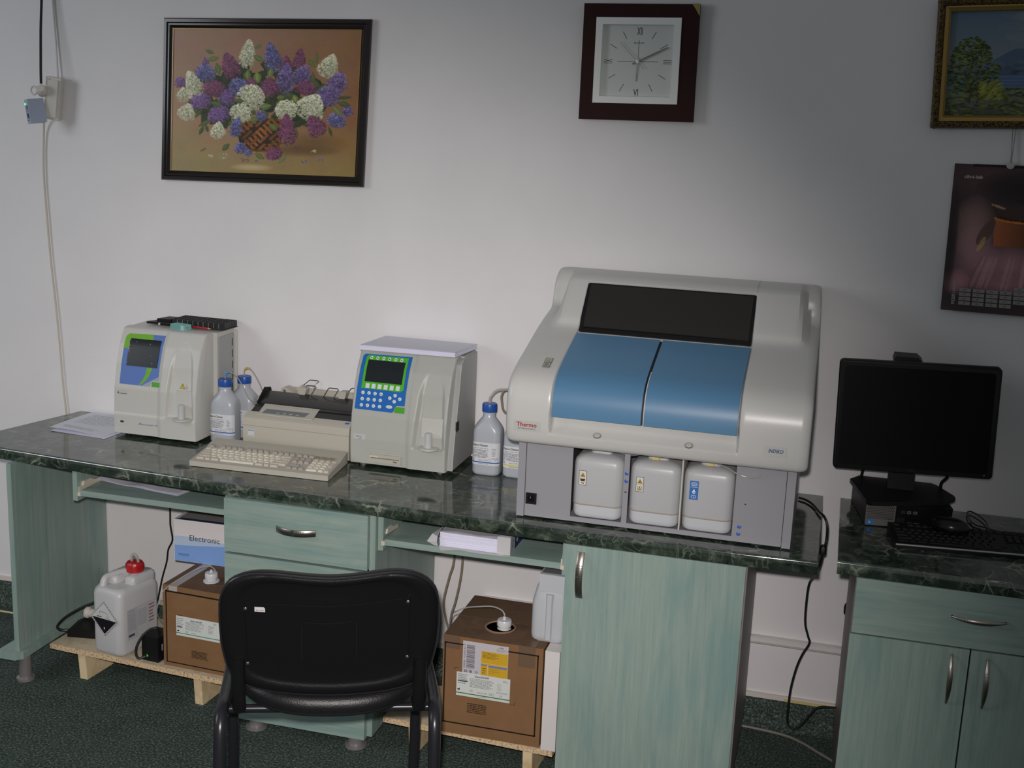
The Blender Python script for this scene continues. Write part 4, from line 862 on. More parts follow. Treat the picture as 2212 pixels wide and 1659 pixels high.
P = Print(lambda u, v, l: F(u-.010, v+.008, l)); P.rect(-.093, .100, .060, .165, 'cfd4d0', 0).rect(-.093, .1075, .060, .110, '2c8a5c', 1)
P.text('Diatro•Dil-DIFF', -.042, .1525, .0052, '25282c', 1, width=.040, bold=True).fine(-.060, .151, .010, .122, 8, '7b7f84', 1, .35, .35, seed=3).fine(-.090, .160, -.066, .124, 6, '8a8e94', 1, .4, .4, seed=4).fine(.020, .150, .042, .122, 6, '8a8e94', 1, .35, .5).text('CE', -.060, .114, .0052, '303438', 1).text('diatron', -.040, .1135, .004, '9a2a30', 1, width=.016).text('20 L', .038, .155, .005, '25282c', 1).rect(-.090, .128, -.072, .131, '5a5e66', 1).poly([(-.090, .114), (-.083, .114), (-.083, .120), (-.086, .117), (-.090, .117)], '1c1c1c', 1)
P.build('label', t, local=True)
Print(F).fine(-.050, .066, .010, .040, 6, '2a221a', 0, .5, .15, seed=9).build('small_print', t, local=True)
Print(F).line((-.094, .176), (-.080, .176), .0012, K1).line((-.094, .170), (-.094, .1766), .0012, K1).build('corner_mark', t, local=True)
obj('torn_hole', MB().lathe([(.036, 0), (.034, .0014), (.026, .0008)], (-.002, -.030, H_), 18), nmat('torn_card_hole', (.10, .06, .035), .9), t, local=True)
def cap_local(par, c, r): 
    obj('bag_cap', MB().lathe([(r*1.25, -.0), (r*1.25, .004), (r*.8, .007), (r*.8, .012), (r*1.0, .014), (r*1.0, .026), (r*.9, .029), (r*.25, .030), (r*.2, .038), (0, .038)], c, 26), MATS.get('clear_cap') or nmat('clear_cap', (.60, .61, .62), .25), par, local=True)
cap_local(t, (-.026, -.036, H_), .020)
hose('carton_tube', 'thin clear tube from the left carton cap down beside the carton', [(-.0265, -.396, .400), (-.030, -.396, .415), (-.050, -.396, .424), (-.090, -.40, .410), (-.130, -.43, .385), (-.158, -.476, .362), (-.170, -.488, .33), (-.186, -.478, .285), (-.196, -.44, .24), (-.200, -.39, .19), (-.198, -.36, .14), (-.196, -.35, .108)], .0018, TUBE)
# blue and white carton
t = thing('instrument_carton', 'white and light blue carton lettered Electronic, standing on the reagent carton', 'box', (-.07, -.19, ZB+.2688), R(1.5))
H2 = .141; obj('carton', MB().box(-.172, .160, -.08, .115, 0, H2), nmat('carton_white', (.72, .69, .70), .6), t, local=True, bevel=.0012)
P = Print(lambda u, v, l: Vector((u, -.0803-l, v)))
wv = lambda u, a, p: a+.006*math.sin(u*16+p)
n = 24; us = [-.1705+.329*i/n for i in range(n+1)]
for i in range(n):
    a, b = us[i], us[i+1]; P.poly([(a, .001), (b, .001), (b, wv(b, .060, 1.2)), (a, wv(a, .060, 1.2))], '7fa3dc', 1); P.poly([(a, .04), (b, .04), (b, wv(b, .086, 3.6)-.006), (a, wv(a, .086, 3.6)-.006)], 'b2c4dc', 0)
P.text('Electronic', -.119, .0745, .0195, '30343a', 2, width=.108).text('GOLDSITE', -.158, .0205, .0068, '2a5ca8', 2, width=.038, bold=True).line((-.158, .0165), (-.124, .0165), .0005, '4a78b8', 2)
P.build('carton_print', t, local=True)
Print(lambda u, v, l: Vector((u, v, H2+l+.0003))).poly([(-.168, -.079), (.159, -.079), (.159, -.062), (-.154, -.062)], '24385c', 0).rect(-.160, -.062, .159, .113, '8c8684', 0).build('lid_print', t, local=True)
# right carton
t = thing('reagent_carton', 'taped cardboard carton with yellow and white labels on the right bench', 'box', (.921, -.42, .1005))
x0, x1, yf, yb, zt_ = .776, 1.066, -.571, -.27, .400
obj('carton', MB().box(x0, x1, yf, yb, .1005, zt_-.0012), CARD, t, bevel=.0015)
m = MB(); c, r_, n = (.915, -.475), .041, 32      # top with a round opening
outer = [(x0+.001, yf+.001), (x1-.001, yf+.001), (x1-.001, yb-.001), (x0+.001, yb-.001)]
sq = []
for k in range(n):
    a = 2*PI*k/n; dx, dy = math.cos(a), math.sin(a); tt = min(((x1-.001 if dx > 0 else x0+.001)-c[0])/dx if abs(dx) > 1e-6 else 9, ((yb-.001 if dy > 0 else yf+.001)-c[1])/dy if abs(dy) > 1e-6 else 9); sq.append((c[0]+dx*tt, c[1]+dy*tt))
jag = [random.uniform(-.002, .002) for _ in range(n)]
m.rings([[(x, y, zt_) for x, y in sq], [(c[0]+(r_+jag[k])*math.cos(2*PI*k/n), c[1]+(r_+jag[k])*math.sin(2*PI*k/n), zt_) for k in range(n)]], cap=False)
for f in m.bm.faces[:]: pass
obj('top_flaps', m, CARDTOP, t, smooth=0)
obj('opening', MB().lathe([(.040, 0), (.0395, .0003), (0, .0003)], (c[0], c[1], zt_-.0011), 24), nmat('bag_dark', (.02, .02, .03), .15), t)
obj('torn_rim', MB().lathe([(.044, 0), (.045, .003), (.041, .0042), (.040, 0)], (c[0], c[1], zt_), 24), nmat('torn_card_rim', (.30, .19, .12), .9), t)
for a, b in ((.777, .824), (.995, 1.043)): obj('brown_tape', MB().box(a, b, yf-.0008, yb, zt_, zt_+.0005).box(a, b, yf-.0009, yf-.0002, .337 if a > .9 else .360, zt_+.0005), TAPEBR, t, smooth=0)
obj('wide_tape', MB().box(x0+.004, x1-.004, -.43, -.36, zt_+.0005, zt_+.0009), TAPEBR, t, smooth=0)
bag_cap(t, (.926, -.475, zt_-.002), .021, MATS['clear_cap'])
F = xz(yf-.0006); P = Print(F)
P.rect(.780, .3745, .835, .3785, K1, 0).rect(.966, .3745, 1.0535, .3785, K1, 0).rect(1.0495, .132, 1.0535, .3785, K1, 0).rect(.780, .132, 1.0535, .136, K1, 0).rect(.780, .132, .784, .3785, K1, 0).build('printed_frame', t)
P = Print(F); P.rect(.834, .290, .9665, .3895, 'bdbac0', 0).rect(.8885, .2875, .9655, .3665, 'c8a02a', 1).rect(.8885, .3300, .9655, .3312, 'c9c2a0', 2).rect(.8885, .3225, .9060, .3265, '6a78b8', 2).rect(.9110, .3200, .9645, .3255, '6a78b8', 2).rect(.9075, .288, .9092, .3265, 'c9c2a0', 2)
for k in range(26): h = .0008+.0014*((k*7) % 5)/5; P.rect(.8455, .3080+k*.0028, .8695, .3080+k*.0028+h, '4a4650', 1)
P.text('00080 153N102 9', .8420, .308, .0050, '3a3840', 1, width=.072, rot=90).text('20 1B', .8385, .2955, .0075, '34323a', 1, bold=True).text('20', .8700, .2955, .0075, '4a4850', 1).fine(.8925, .3640, .9450, .345, 5, '5a4a20', 2, .35, .3, seed=2).fine(.8925, .318, .904, .298, 3, '5a4a20', 2, .35, .3).fine(.913, .317, .945, .300, 3, '8a7030', 2, .25, .6)
P.text('DIL', .943, .3805, .0045, '2a2a2a', 1, bold=True).poly([(.9365, .380), (.940, .385), (.9415, .380)], 'c8882a', 1).fine(.932, .3785, .964, .370, 3, '8a8890', 1, .4, .3); P.build('shipping_label', t)
P = Print(xz(yf-.0012)); P.rect(.8185, .2215, .9755, .2935, 'ced2ce', 0).rect(.8185, .2288, .9755, .2318, '2f7d46', 1).text('Diatro•Dil-DIFF', .872, .2835, .0055, '25282c', 1, width=.042, bold=True)
P.fine(.858, .280, .930, .2515, 8, '74787e', 1, .38, .35, seed=7).fine(.8225, .2900, .856, .258, 6, '7a7e86', 1, .4, .5, seed=8).rect(.8225, .2655, .852, .2690, '5a5e6a', 1).text('20 L', .955, .281, .0055, '25282c', 1).fine(.938, .275, .952, .254, 6, '8a8e94', 1, .3, .4).fine(.936, .250, .970, .2455, 2, '6a6e74', 1, .4)
P.text('CE', .858, .2385, .0056, '303438', 1).text('diatron', .880, .2365, .0045, '9a2a30', 1, width=.019).text('MI', .9015, .2365, .0045, '303438', 1).frame(.915, .2350, .930, .2420, .0005, '50545a', 1).text('IVD', .917, .2365, .004, '50545a', 1).text('CE', .945, .2355, .005, '50545a', 1).poly([(.822, .2385), (.829, .2385), (.829, .246), (.826, .242), (.822, .242)], '1c1c1c', 1).fine(.880, .2280, .905, .2235, 1, '6a9a70', 1, .4, 0)
P.build('product_label', t)
Print(F).fine(.852, .203, .912, .172, 6, '2e2016', 0, .5, .12, seed=10).build('small_print', t)
for (a, b, c_) in (((.812, .305), (.824, .305), (.812, .296)), ((.990, .2175), (.977, .2175), (.990, .226))): Print(F).line(a, b, .0012, K1).line(a, c_, .0012, K1).build('corner_mark', t)
hose('carton_tube', 'thin clear tube running left from the right carton cap', [(.926, -.475, .434), (.925, -.475, .443), (.914, -.47, .452), (.885, -.46, .454), (.845, -.455, .446), (.80, -.44, .430), (.765, -.42, .405), (.740, -.38, .375), (.715, -.33, .30), (.69, -.26, .20), (.67, -.20, .003)], .0023, TUBE)
# white thin carton and canister
t = thing('white_carton', 'narrow white carton standing between brown carton and cupboard', 'box', (1.095, -.44, .1005)); obj('carton', MB().box(1.0725, 1.1140, -.578, -.30, .1005, .3975), nmat('white_card', (.66, .635, .625), .6), t, bevel=.001)
obj('lid_flap', MB().box(1.0728, 1.1137, -.5777, -.3003, .3975, .3985), MATS['white_card'], t)
t = thing('white_canister', 'white plastic canister standing on the narrow white carton', 'canister', (1.066, -.43, .4012))
m = MB(); out = lambda w_, d_, r, h, cx=1.0655: [(x, y, h) for x, y in rrect(w_, d_, r, 5, cx, -.43)]
m.rings([out(.090, .19, .02, .4012), out(.100, .20, .022, .408), out(.102, .202, .022, .42), out(.102, .202, .022, .515), out(.092, .195, .022, .552, 1.069), out(.075, .18, .018, .585, 1.0735), out(.070, .17, .016, .590, 1.0745)])
obj('body', m, CANW, t, smooth=50); obj('upper_block', MB().box(1.036, 1.114, -.5325, -.345, .552, .602), CANW, t, bevel=.004); obj('front_rib', MB().prism([(1.056, -.528), (1.061, -.538), (1.074, -.538), (1.079, -.528)], 'z', .412, .545), CANW, t, bevel=.003); obj('shadow_top_plate', MB().box(1.041, 1.109, -.525, -.352, .6022, .6045), nmat('canister_shadow_top', (.16, .165, .17), .6), t, bevel=.001)  # last part: thin dark plate, shade on the canister top put into its colour
# jerrycan
t = thing('jerrycan', 'translucent white jerrycan with a red cap and corrosive diamond label', 'canister', (-.3545, -.381, ZB), R(-12))
w_, d_, H_ = .122, .180, .222
def jout(sx, sy, r, h, dy=0): return [(x, y+dy, h) for x, y in rrect(w_*sx, d_*sy, r, 5)]
m = MB(); m.rings([jout(.86, .90, .02, 0), jout(.96, .97, .022, .006), jout(1, 1, .024, .016), jout(1.0, 1.0, .024, .100), jout(1.0, 1.0, .024, H_-.022), jout(.965, .975, .028, H_-.010), jout(.86, .92, .03, H_-.001), jout(.70, .82, .03, H_+.001)])
obj('body', m, CANP, t, local=True, smooth=60)
obj('handle', MB().tube([(-.030, -.066, H_-.004), (-.030, -.060, H_+.016), (-.028, -.045, H_+.024), (-.012, .002, H_+.028), (-.004, .018, H_+.020), (-.002, .026, H_-.002)], [.013, .011, .010, .010, .011, .013], 12), CANP, t, local=True)
m = MB(); m.rings([[(x-.026, y+.02, h) for x, y in rrect(.054, .130, .02, 4)] for h in (H_-.004, H_+.018)]+[[(x-.026, y+.02, H_+.026) for x, y in rrect(.040, .11, .016, 4)]]); obj('left_shoulder', m, CANP, t, local=True, smooth=60)
m = MB(); m.rings([[(x+.032, y+.03, h) for x, y in rrect(.044, .105, .016, 4)] for h in (H_-.004, H_+.018)]+[[(x+.032, y+.03, H_+.026) for x, y in rrect(.030, .09, .012, 4)]]); obj('right_shoulder', m, CANP, t, local=True, smooth=60)
obj('neck', MB().lathe([(.022, 0), (.022, .03)], (.012, .030, H_), 24), CANP, t, local=True)
m = MB(); m.lathe([(.027, 0), (.029, .004), (.029, .024), (.024, .031), (.009, .033), (0, .033)], (.012, .030, H_+.026), 40)
for i, v in enumerate(m.bm.verts):
    if H_+.027 < v.co.z < H_+.052 and (i//2) % 2: v.co.x = .012+(v.co.x-.012)*.96; v.co.y = .030+(v.co.y-.030)*.96
obj('screw_cap', m, CAPR, t, local=True, smooth=30)
DM = .059; P = Print(lambda u, v, l: Vector((u, -d_/2-.0010-l, v))); cx, cz = -.004, .122
dia = lambda s: [(cx-s, cz), (cx, cz-s), (cx+s, cz), (cx, cz+s)]
P.poly(dia(DM), 'c4c6c4', 0).poly(dia(DM*.93), '2a2a30', 1).poly(dia(DM*.905), 'c4c6c4', 2)
s_ = DM*.86; P.poly([(cx-s_, cz), (cx, cz-s_), (cx+s_, cz)], '17131a', 3)
for k in range(9):
    for sx in (-1, 1):
        for sy in (-1, 1):
            f0, f1 = (k+.15)/9, (k+.6)/9; P.poly([(cx+sx*DM*f0, cz+sy*DM*(1-f0)), (cx+sx*DM*f1, cz+sy*DM*(1-f1)), (cx+sx*DM*f1*.965, cz+sy*DM*(1-f1)*.965), (cx+sx*DM*f0*.965, cz+sy*DM*(1-f0)*.965)], '2a2a30', 1)
P.text('8', cx, cz-.0345, .0075, 'd6d6d6', 4, align='c', bold=True).rect(cx-.030, cz+.0035, cx-.010, cz+.006, '17131a', 3)
P.line((cx-.018, cz+.022), (cx+.004, cz+.023), .0012, '3a3a40', 3).line((cx+.004, cz+.023), (cx+.016, cz+.016), .0012, '3a3a40', 3).line((cx-.018, cz+.022), (cx-.019, cz+.013), .001, '3a3a40', 3).line((cx-.020, cz+.010), (cx-.024, cz+.007), .001, '3a3a40', 3).line((cx-.017, cz+.010), (cx-.014, cz+.007), .001, '3a3a40', 3).line((cx+.014, cz+.012), (cx+.012, cz+.008), .001, '3a3a40', 3).line((cx+.018, cz+.012), (cx+.021, cz+.008), .001, '3a3a40', 3).line((cx+.006, cz+.005), (cx+.024, cz+.002), .0014, '3a3a40', 3)
P.build('hazard_label', t, local=True)
P = Print(lambda u, v, l: Vector((w_/2+.0010+l, u, v))); P.rect(-.060, .052, .070, .152, 'b4b6b8', 0).rect(-.058, .054, -.018, .150, 'acaeb2', 1).frame(-.060, .052, .070, .152, .0007, '7c8086', 1)
P.text('ALKALINE', -.056, .143, .0042, '2a6a8a', 2).fine(-.057, .138, -.021, .080, 13, '8a8c94', 2, .4, .15, seed=11).fine(-.015, .140, .028, .085, 13, '8c8e96', 2, .4, .15, seed=12).fine(.034, .146, .062, .080, 6, '8a5a60', 2, .5, .4, seed=13).rect(-.056, .060, -.030, .068, '4a4650', 2).line((-.0185, .054), (-.0185, .150), .0006, '8a8e94', 2).line((.031, .054), (.031, .150), .0006, '8a8e94', 2); P.build('info_label', t, local=True)
hose('jerrycan_tube', 'clear tube looping out of the red jerrycan cap', [(-.3410, -.355, .362), (-.345, -.356, .383), (-.346, -.356, .400), (-.338, -.357, .411), (-.329, -.357, .406), (-.322, -.357, .390), (-.325, -.357, .363)], .0045, TUBE)
# power bits on the left bench
t = thing('power_adapter', 'black power block with a green light between jerrycan and carton', 'power adapter', (-.220, -.432, ZB), R(-6))
m = MB(); m.box(-.0305, .0305, -.030, .045, 0, .082); obj('case', m, BLACKM, t, local=True, bevel=.006, seg=3)
Print(lambda u, v, l: Vector((u, -.0303-l, v))).poly([(-.012, .012), (-.005, .017), (-.012, .023)], (.10, .75, .10), 0).build('green_arrow', t, local=True)
Print(lambda u, v, l: Vector((.0307+l, u, v))).rect(-.012, .034, -.006, .056, 'a0a0a4', 0).build('side_mark', t, local=True)
hose('power_cable', 'black cable looping over the power block beside the jerrycan', [(-.236, -.468, .124), (-.252, -.478, .118), (-.262, -.478, .130), (-.262, -.474, .155), (-.250, -.463, .185), (-.232, -.452, .205), (-.214, -.444, .212), (-.206, -.436, .204), (-.206, -.43, .190)], .0042, CABLEB)
hose('power_cable', 'dark cable hanging beside the left carton edge', [(-.190, -.33, .30), (-.203, -.36, .262), (-.206, -.38, .225), (-.200, -.385, .19), (-.182, -.375, .15), (-.178, -.345, .108)], .0035, CABLEB)
hose('power_cable', 'black cable dropping behind the left tray to the floor', [(-.397, -.03, .72), (-.397, -.03, .447), (-.397, -.03, .395), (-.390, -.03, .343), (-.407, -.03, .305), (-.414, -.03, .259), (-.434, -.03, .191), (-.453, -.035, .092), (-.46, -.05, .004)], .0032, CABLEB)
t = thing('socket_strip', 'black socket strip on the bench behind the jerrycan', 'socket strip', (-.52, -.345, ZB), R(10))
obj('case', MB().prism([(-.055, 0), (.055, 0), (.055, .026), (-.030, .036), (-.055, .022)], 'y', -.040, .045), BLACKM, t, local=True, bevel=.003)
hose('power_cable', 'thick black lead curving out of the socket strip', [(-.565, -.372, .122), (-.595, -.388, .124), (-.618, -.372, .128), (-.612, -.33, .145), (-.578, -.275, .165), (-.53, -.235, .18), (-.46, -.21, .19), (-.41, -.20, .22), (-.40, -.21, .26)], .0048, CABLEB)
t = thing('mains_plug', 'cream round mains plug behind the jerrycan', 'plug', (-.53, -.315, .142)); obj('plug_body', MB().lathe([(.014, 0), (.019, .004), (.019, .012), (.015, .016), (.015, .05), (.010, .054)], (-.553, -.31, .162), 20, 'x'), CREAM, t); obj('plug_pin', MB().lathe([(.002, 0), (.002, .012)], (-.565, -.316, .162), 8, 'x').lathe([(.002, 0), (.002, .012)], (-.565, -.304, .162), 8, 'x'), STEEL, t)
hose('drain_tube', 'left of two brownish tubes hanging under the right tray', [(.668, -.1, .70), (.656, -.1, .449), (.642, -.1, .381), (.625, -.1, .296), (.632, -.1, .240), (.66, -.1, .14), (.68, -.1, .006)], .0037, TUBEB)
hose('drain_tube', 'right of two brownish tubes hanging under the right tray', [(.686, -.09, .70), (.681, -.09, .452), (.675, -.09, .369), (.661, -.09, .29), (.647, -.09, .23), (.646, -.09, .12), (.66, -.09, .006)], .0037, TUBEB)

# ================================================================ CABLES ON THE RIGHT
cb = hose('power_cable', 'black mains cable looping off the long worktop down to the skirting', [(1.703, -.07, .7655), (1.724, -.085, .7655), (1.746, -.125, .7655), (1.764, -.19, .767), (1.779, -.235, .768), (1.789, -.25, .745), (1.790, -.25, .70), (1.784, -.27, .672), (1.779, -.24, .62), (1.768, -.15, .558), (1.755, -.1, .505), (1.755, -.1, .398), (1.768, -.1, .349), (1.774, -.1, .327), (1.757, -.1, .289), (1.743, -.1, .241), (1.733, -.1, .175), (1.731, -.1, .119), (1.733, -.1, .061), (1.750, -.1, .044), (1.767, -.1, .052), (1.784, -.1, .076), (1.809, -.1, .118), (1.829, -.1, .130), (1.849, -.1, .132), (1.900, -.095, .135)], .0034, CABLEB)
obj('inline_switch', MB().rings([[(1.784+a, -.262+b, h) for a, b in rrect(.017*s, .020*s, .005)] for s, h in ((.6, .664), (1, .669), (1, .688), (.6, .694))]), BLACKM, cb, bevel=.0)
hose('floor_cable', 'grey cable curving across the carpet between the two cupboards', [(1.45, -.04, .004), (1.576, -.054, .0045), (1.645, -.060, .0045), (1.727, -.074, .0045), (1.782, -.105, .0045), (1.836, -.154, .0045), (1.90, -.21, .0045)], .0042, CABLEG)
hose('power_cable', 'black cable loop peeping out behind the right cupboard side', [(1.95, -.012, .46), (1.895, -.012, .452), (1.872, -.012, .435), (1.868, -.012, .415), (1.878, -.012, .395), (1.95, -.012, .385)], .0032, CABLEB)
hose('floor_cable', 'thin yellow cable along the skirting at the far left', [(-1.6, -.085, .004), (-1.2, -.09, .004), (-1.01, -.092, .004), (-.90, -.092, .004), (-.74, -.08, .004)], .0035, YELW)

# ================================================================ COMPUTER
rz = R(9); t = thing('desktop_computer', 'small black desktop computer lying flat under the monitor stand', 'computer', (1.889, -.245, ZT), rz)
W_, D_, H_ = .232, .232, .066
obj('case', MB().box(0, W_, .008, D_, .003, H_), BLACKM, t, local=True, bevel=.002)
obj('front_bezel', MB().box(.080, W_, 0, .0078, .003, H_), BLACKG, t, local=True, bevel=.001); obj('grey_bezel', MB().box(0, .0798, -.001, .0078, .003, H_), nmat('grey_bezel', (.14, .135, .13), .45), t, local=True, bevel=.001)
g = MB()
for i in range(15):
    for j in range(9):
        xx, zz = .004+i*.0049+(j % 2)*.0024, .023+j*.0046; g.prism([(xx+.0017*math.cos(a*PI/3), zz+.0017*math.sin(a*PI/3)) for a in range(6)], 'y', -.0016, -.0009)
setp(obj('vent_holes', g, DKSLOT, t, local=True, smooth=0), kind='stuff')
F = lambda u, v, l: Vector((u, -.0012-l, v)); Print(F).rect(.004, .005, .022, .0185, '2a78c0', 0).text('i3', .008, .0085, .006, 'a8d0ee', 1, bold=True).build('processor_sticker', t, local=True)
Print(lambda u, v, l: Vector((u, -.0002-l, v))).rect(.083, .008, .106, .030, '1e1b1d', 0).build('drive_flap', t, local=True)
for k in range(3): Print(lambda u, v, l: Vector((u, -.0002-l, v))).rect(.094+.0165*k, .042, .105+.0165*k, .050, '6a6866' if k else '3c3834', 0).rect(.096+.0165*k, .0445, .103+.0165*k, .0475, '1a1a1a', 1).build('port_mark', t, local=True)
for k in range(2): obj('usb_port', MB().box(.114+.018*k, .128+.018*k, -.0006, .0, .014, .0175), nmat('port_metal', (.10, .10, .10), .4) if not k else MATS['port_metal'], t, local=True)
t = thing('monitor', 'black flat monitor on the small desktop computer', 'monitor', (1.99, -.16, ZT+H_+.0005)); zb = ZT+H_+.0008
sp = MB(); sp.prism([(1.850, -.050), (1.842, -.062), (1.886, -.262), (1.900, -.272), (2.095, -.196), (2.128, -.140), (2.126, -.122), (2.085, -.030), (2.07, -.014), (1.868, -.016)], 'z', zb, zb+.012); obj('stand_base', sp, BLACKM, t, bevel=.003)
obj('stand_neck', MB().box(1.944, 2.016, -.118, -.085, zb+.012, zb+.17), BLACKM, t, bevel=.004)
M = Matrix.Translation((1.9935, -.205, 1.0685)) @ Matrix.Rotation(R(-1.6), 4, 'Y') @ Matrix.Rotation(R(1.0), 4, 'Z'); w2, h2 = .2105, .1545
m = MB(); m.rings([[M @ Vector((x*s, y_, z*s)) for x, z in rrect(w2*2, h2*2, .012)] for s, y_ in ((.985, -.010), (1, -.007), (1, .018), (.985, .024), (.80, .050))]); obj('housing', m, BLACKM, t, smooth=40)
obj('bezel', MB().rings([[M @ Vector((x*s, y_, z*s2)) for x, z in rrect(w2*2, h2*2, .012)] for s, s2, y_ in ((.975, .965, -.0105), (.975, .965, -.0115), (.93, .905, -.0115))], cap=False), BLACKG, t)
obj('screen', MB().box(-w2*.93, w2*.93, -.0112, -.010, -h2*.905, h2*.905, M), nmat('lcd_black', (.003, .003, .0035), .4, spec=.15), t)
P = Print(lambda u, v, l: M @ Vector((u, -.0118-l, v))); P.text('DELL', -.008, -.1475, .0055, '26282a', 0, align='l').build('lettering', t); obj('power_led', MB().box(.186, .190, -.0125, -.011, -.144, -.1425, M), REDLED, t)
obj('handle_block', MB().prism([(1.921, 1.216), (1.925, 1.231), (1.985, 1.231), (1.998, 1.220), (2.0, 1.212)], 'y', -.175, -.10), BLACKM, t, bevel=.003)
hose('monitor_cable', 'black cable leaving the monitor on the left of its neck', [(1.940, -.10, .93), (1.925, -.08, .915), (1.905, -.05, .90), (1.885, -.03, .885), (1.875, -.016, .84), (1.874, -.012, .775)], .0045, CABLEB)
cb = hose('monitor_cable', 'black video cable hanging below the right half of the monitor', [(2.100, -.14, .935), (2.103, -.13, .91), (2.102, -.11, .885), (2.095, -.05, .85), (2.10, -.012, .80), (2.10, -.012, .766)], .0048, CABLEB); obj('plug_sleeve', MB().tube([(2.100, -.1405, .930), (2.103, -.1295, .905)], .0056, 10, 0), nmat('grey_sleeve', (.20, .20, .20), .4), cb)
keyboard('black keyboard with silver front edge before the computer', (1.964, -.410, .7745), (2.402, -.360, .7745), (1.948, -.262, .784), (2.386, -.212, .784), .012, BLACKM, BLACKM, lambda k: nmat('black_key_plastic', (.010, .010, .011), .45, spec=.3) if 'black_key_plastic' not in MATS else MATS['black_key_plastic'], SILVERTRIM, 0, rows_y=[.032, .062, .092, .122, .152, .190], profile_h=.0042)
t = thing('mouse', 'black computer mouse resting on the black keyboard', 'mouse', (2.108, -.278, .787), R(75))
m = MB(); out = [(.030*math.cos(a)*(1+.08*math.cos(2*a)), .052*math.sin(a)) for a in [2*PI*k/32 for k in range(32)]]; pillow(m, out, [(.94, 0), (1, .004), (1.0, .012), (.93, .020), (.75, .028), (.45, .033), (.12, .0345)], lambda x, y, d: (x, y, d)); obj('mouse_shell', m, BLACKG, t, local=True, smooth=70)
obj('scroll_wheel', MB().lathe([(.007, -.003), (.008, 0), (.007, .003)], (0, .030, .026), 16, 'x'), BLACKM, t, local=True)
hose('mouse_cable', 'thin black mouse cable looping on the short worktop', [(2.155, -.245, .800), (2.165, -.222, .796), (2.175, -.195, .778), (2.196, -.172, .7665), (2.215, -.181, .7665), (2.248, -.205, .775), (2.262, -.198, .7665), (2.225, -.175, .769), (2.222, -.145, .7665), (2.221, -.098, .7665), (2.208, -.048, .7665), (2.192, -.016, .7665), (2.182, -.016, .7665), (2.176, -.039, .7665), (2.179, -.101, .7665), (2.190, -.140, .7665), (2.21, -.172, .7720), (2.26, -.178, .7665), (2.31, -.172, .7665), (2.40, -.15, .7665)], .0019, CABLEB)

# ================================================================ ON THE WALL
def quadf(TL, TR, BR, BL, y, lean=0.):       # unit square -> quad hanging on the wall
    TL, TR, BR, BL = [Vector((p[0], y, p[1])) for p in (TL, TR, BR, BL)]
    return lambda u, v, d=0.: (BL*(1-u)+BR*u)*(1-v)+(TL*(1-u)+TR*u)*v+Vector((0, -d-lean*v, 0))
def frame_mesh(Q, wdt, prof, W_, H_):     # moulding profile: (inset fraction across the width, depth)
    m = MB(); loops = []
    for s, d in prof:
        a, b = wdt*s/W_, wdt*s/H_; loops.append([m.bm.verts.new(Q(u, v, d)) for u, v in ((a, b), (1-a, b), (1-a, 1-b), (a, 1-b))])
    for p, q in zip(loops, loops[1:]+loops[:1]):
        for i in range(4): m.bm.faces.new((p[i], p[(i+1) % 4], q[(i+1) % 4], q[i]))
    return m
def ell(img, cx, cy, rx, ry, ang, col, a=1., pointed=False, grain=0.):
    H, W_, _ = img.shape; r = int(max(rx, ry)+2); x0, x1, y0, y1 = max(0, int(cx-r)), min(W_, int(cx+r+1)), max(0, int(cy-r)), min(H, int(cy+r+1))
    if x1 <= x0 or y1 <= y0: return
    yy, xx = np.mgrid[y0:y1, x0:x1]; c, s_ = math.cos(ang), math.sin(ang); X = (xx-cx)*c+(yy-cy)*s_; Y = -(xx-cx)*s_+(yy-cy)*c
    w = 1-np.abs(X/rx)**1.6 if pointed else None
    k = (np.abs(X) < rx) & (np.abs(Y) < ry*np.clip(w, 0, 1)) if pointed else ((X/rx)**2+(Y/ry)**2 < 1)
    sub = img[y0:y1, x0:x1]; sub[k] = sub[k]*(1-a)+np.array(col)*a
def srgb(h): return [int(h[i:i+2], 16)/255 for i in (0, 2, 4)]
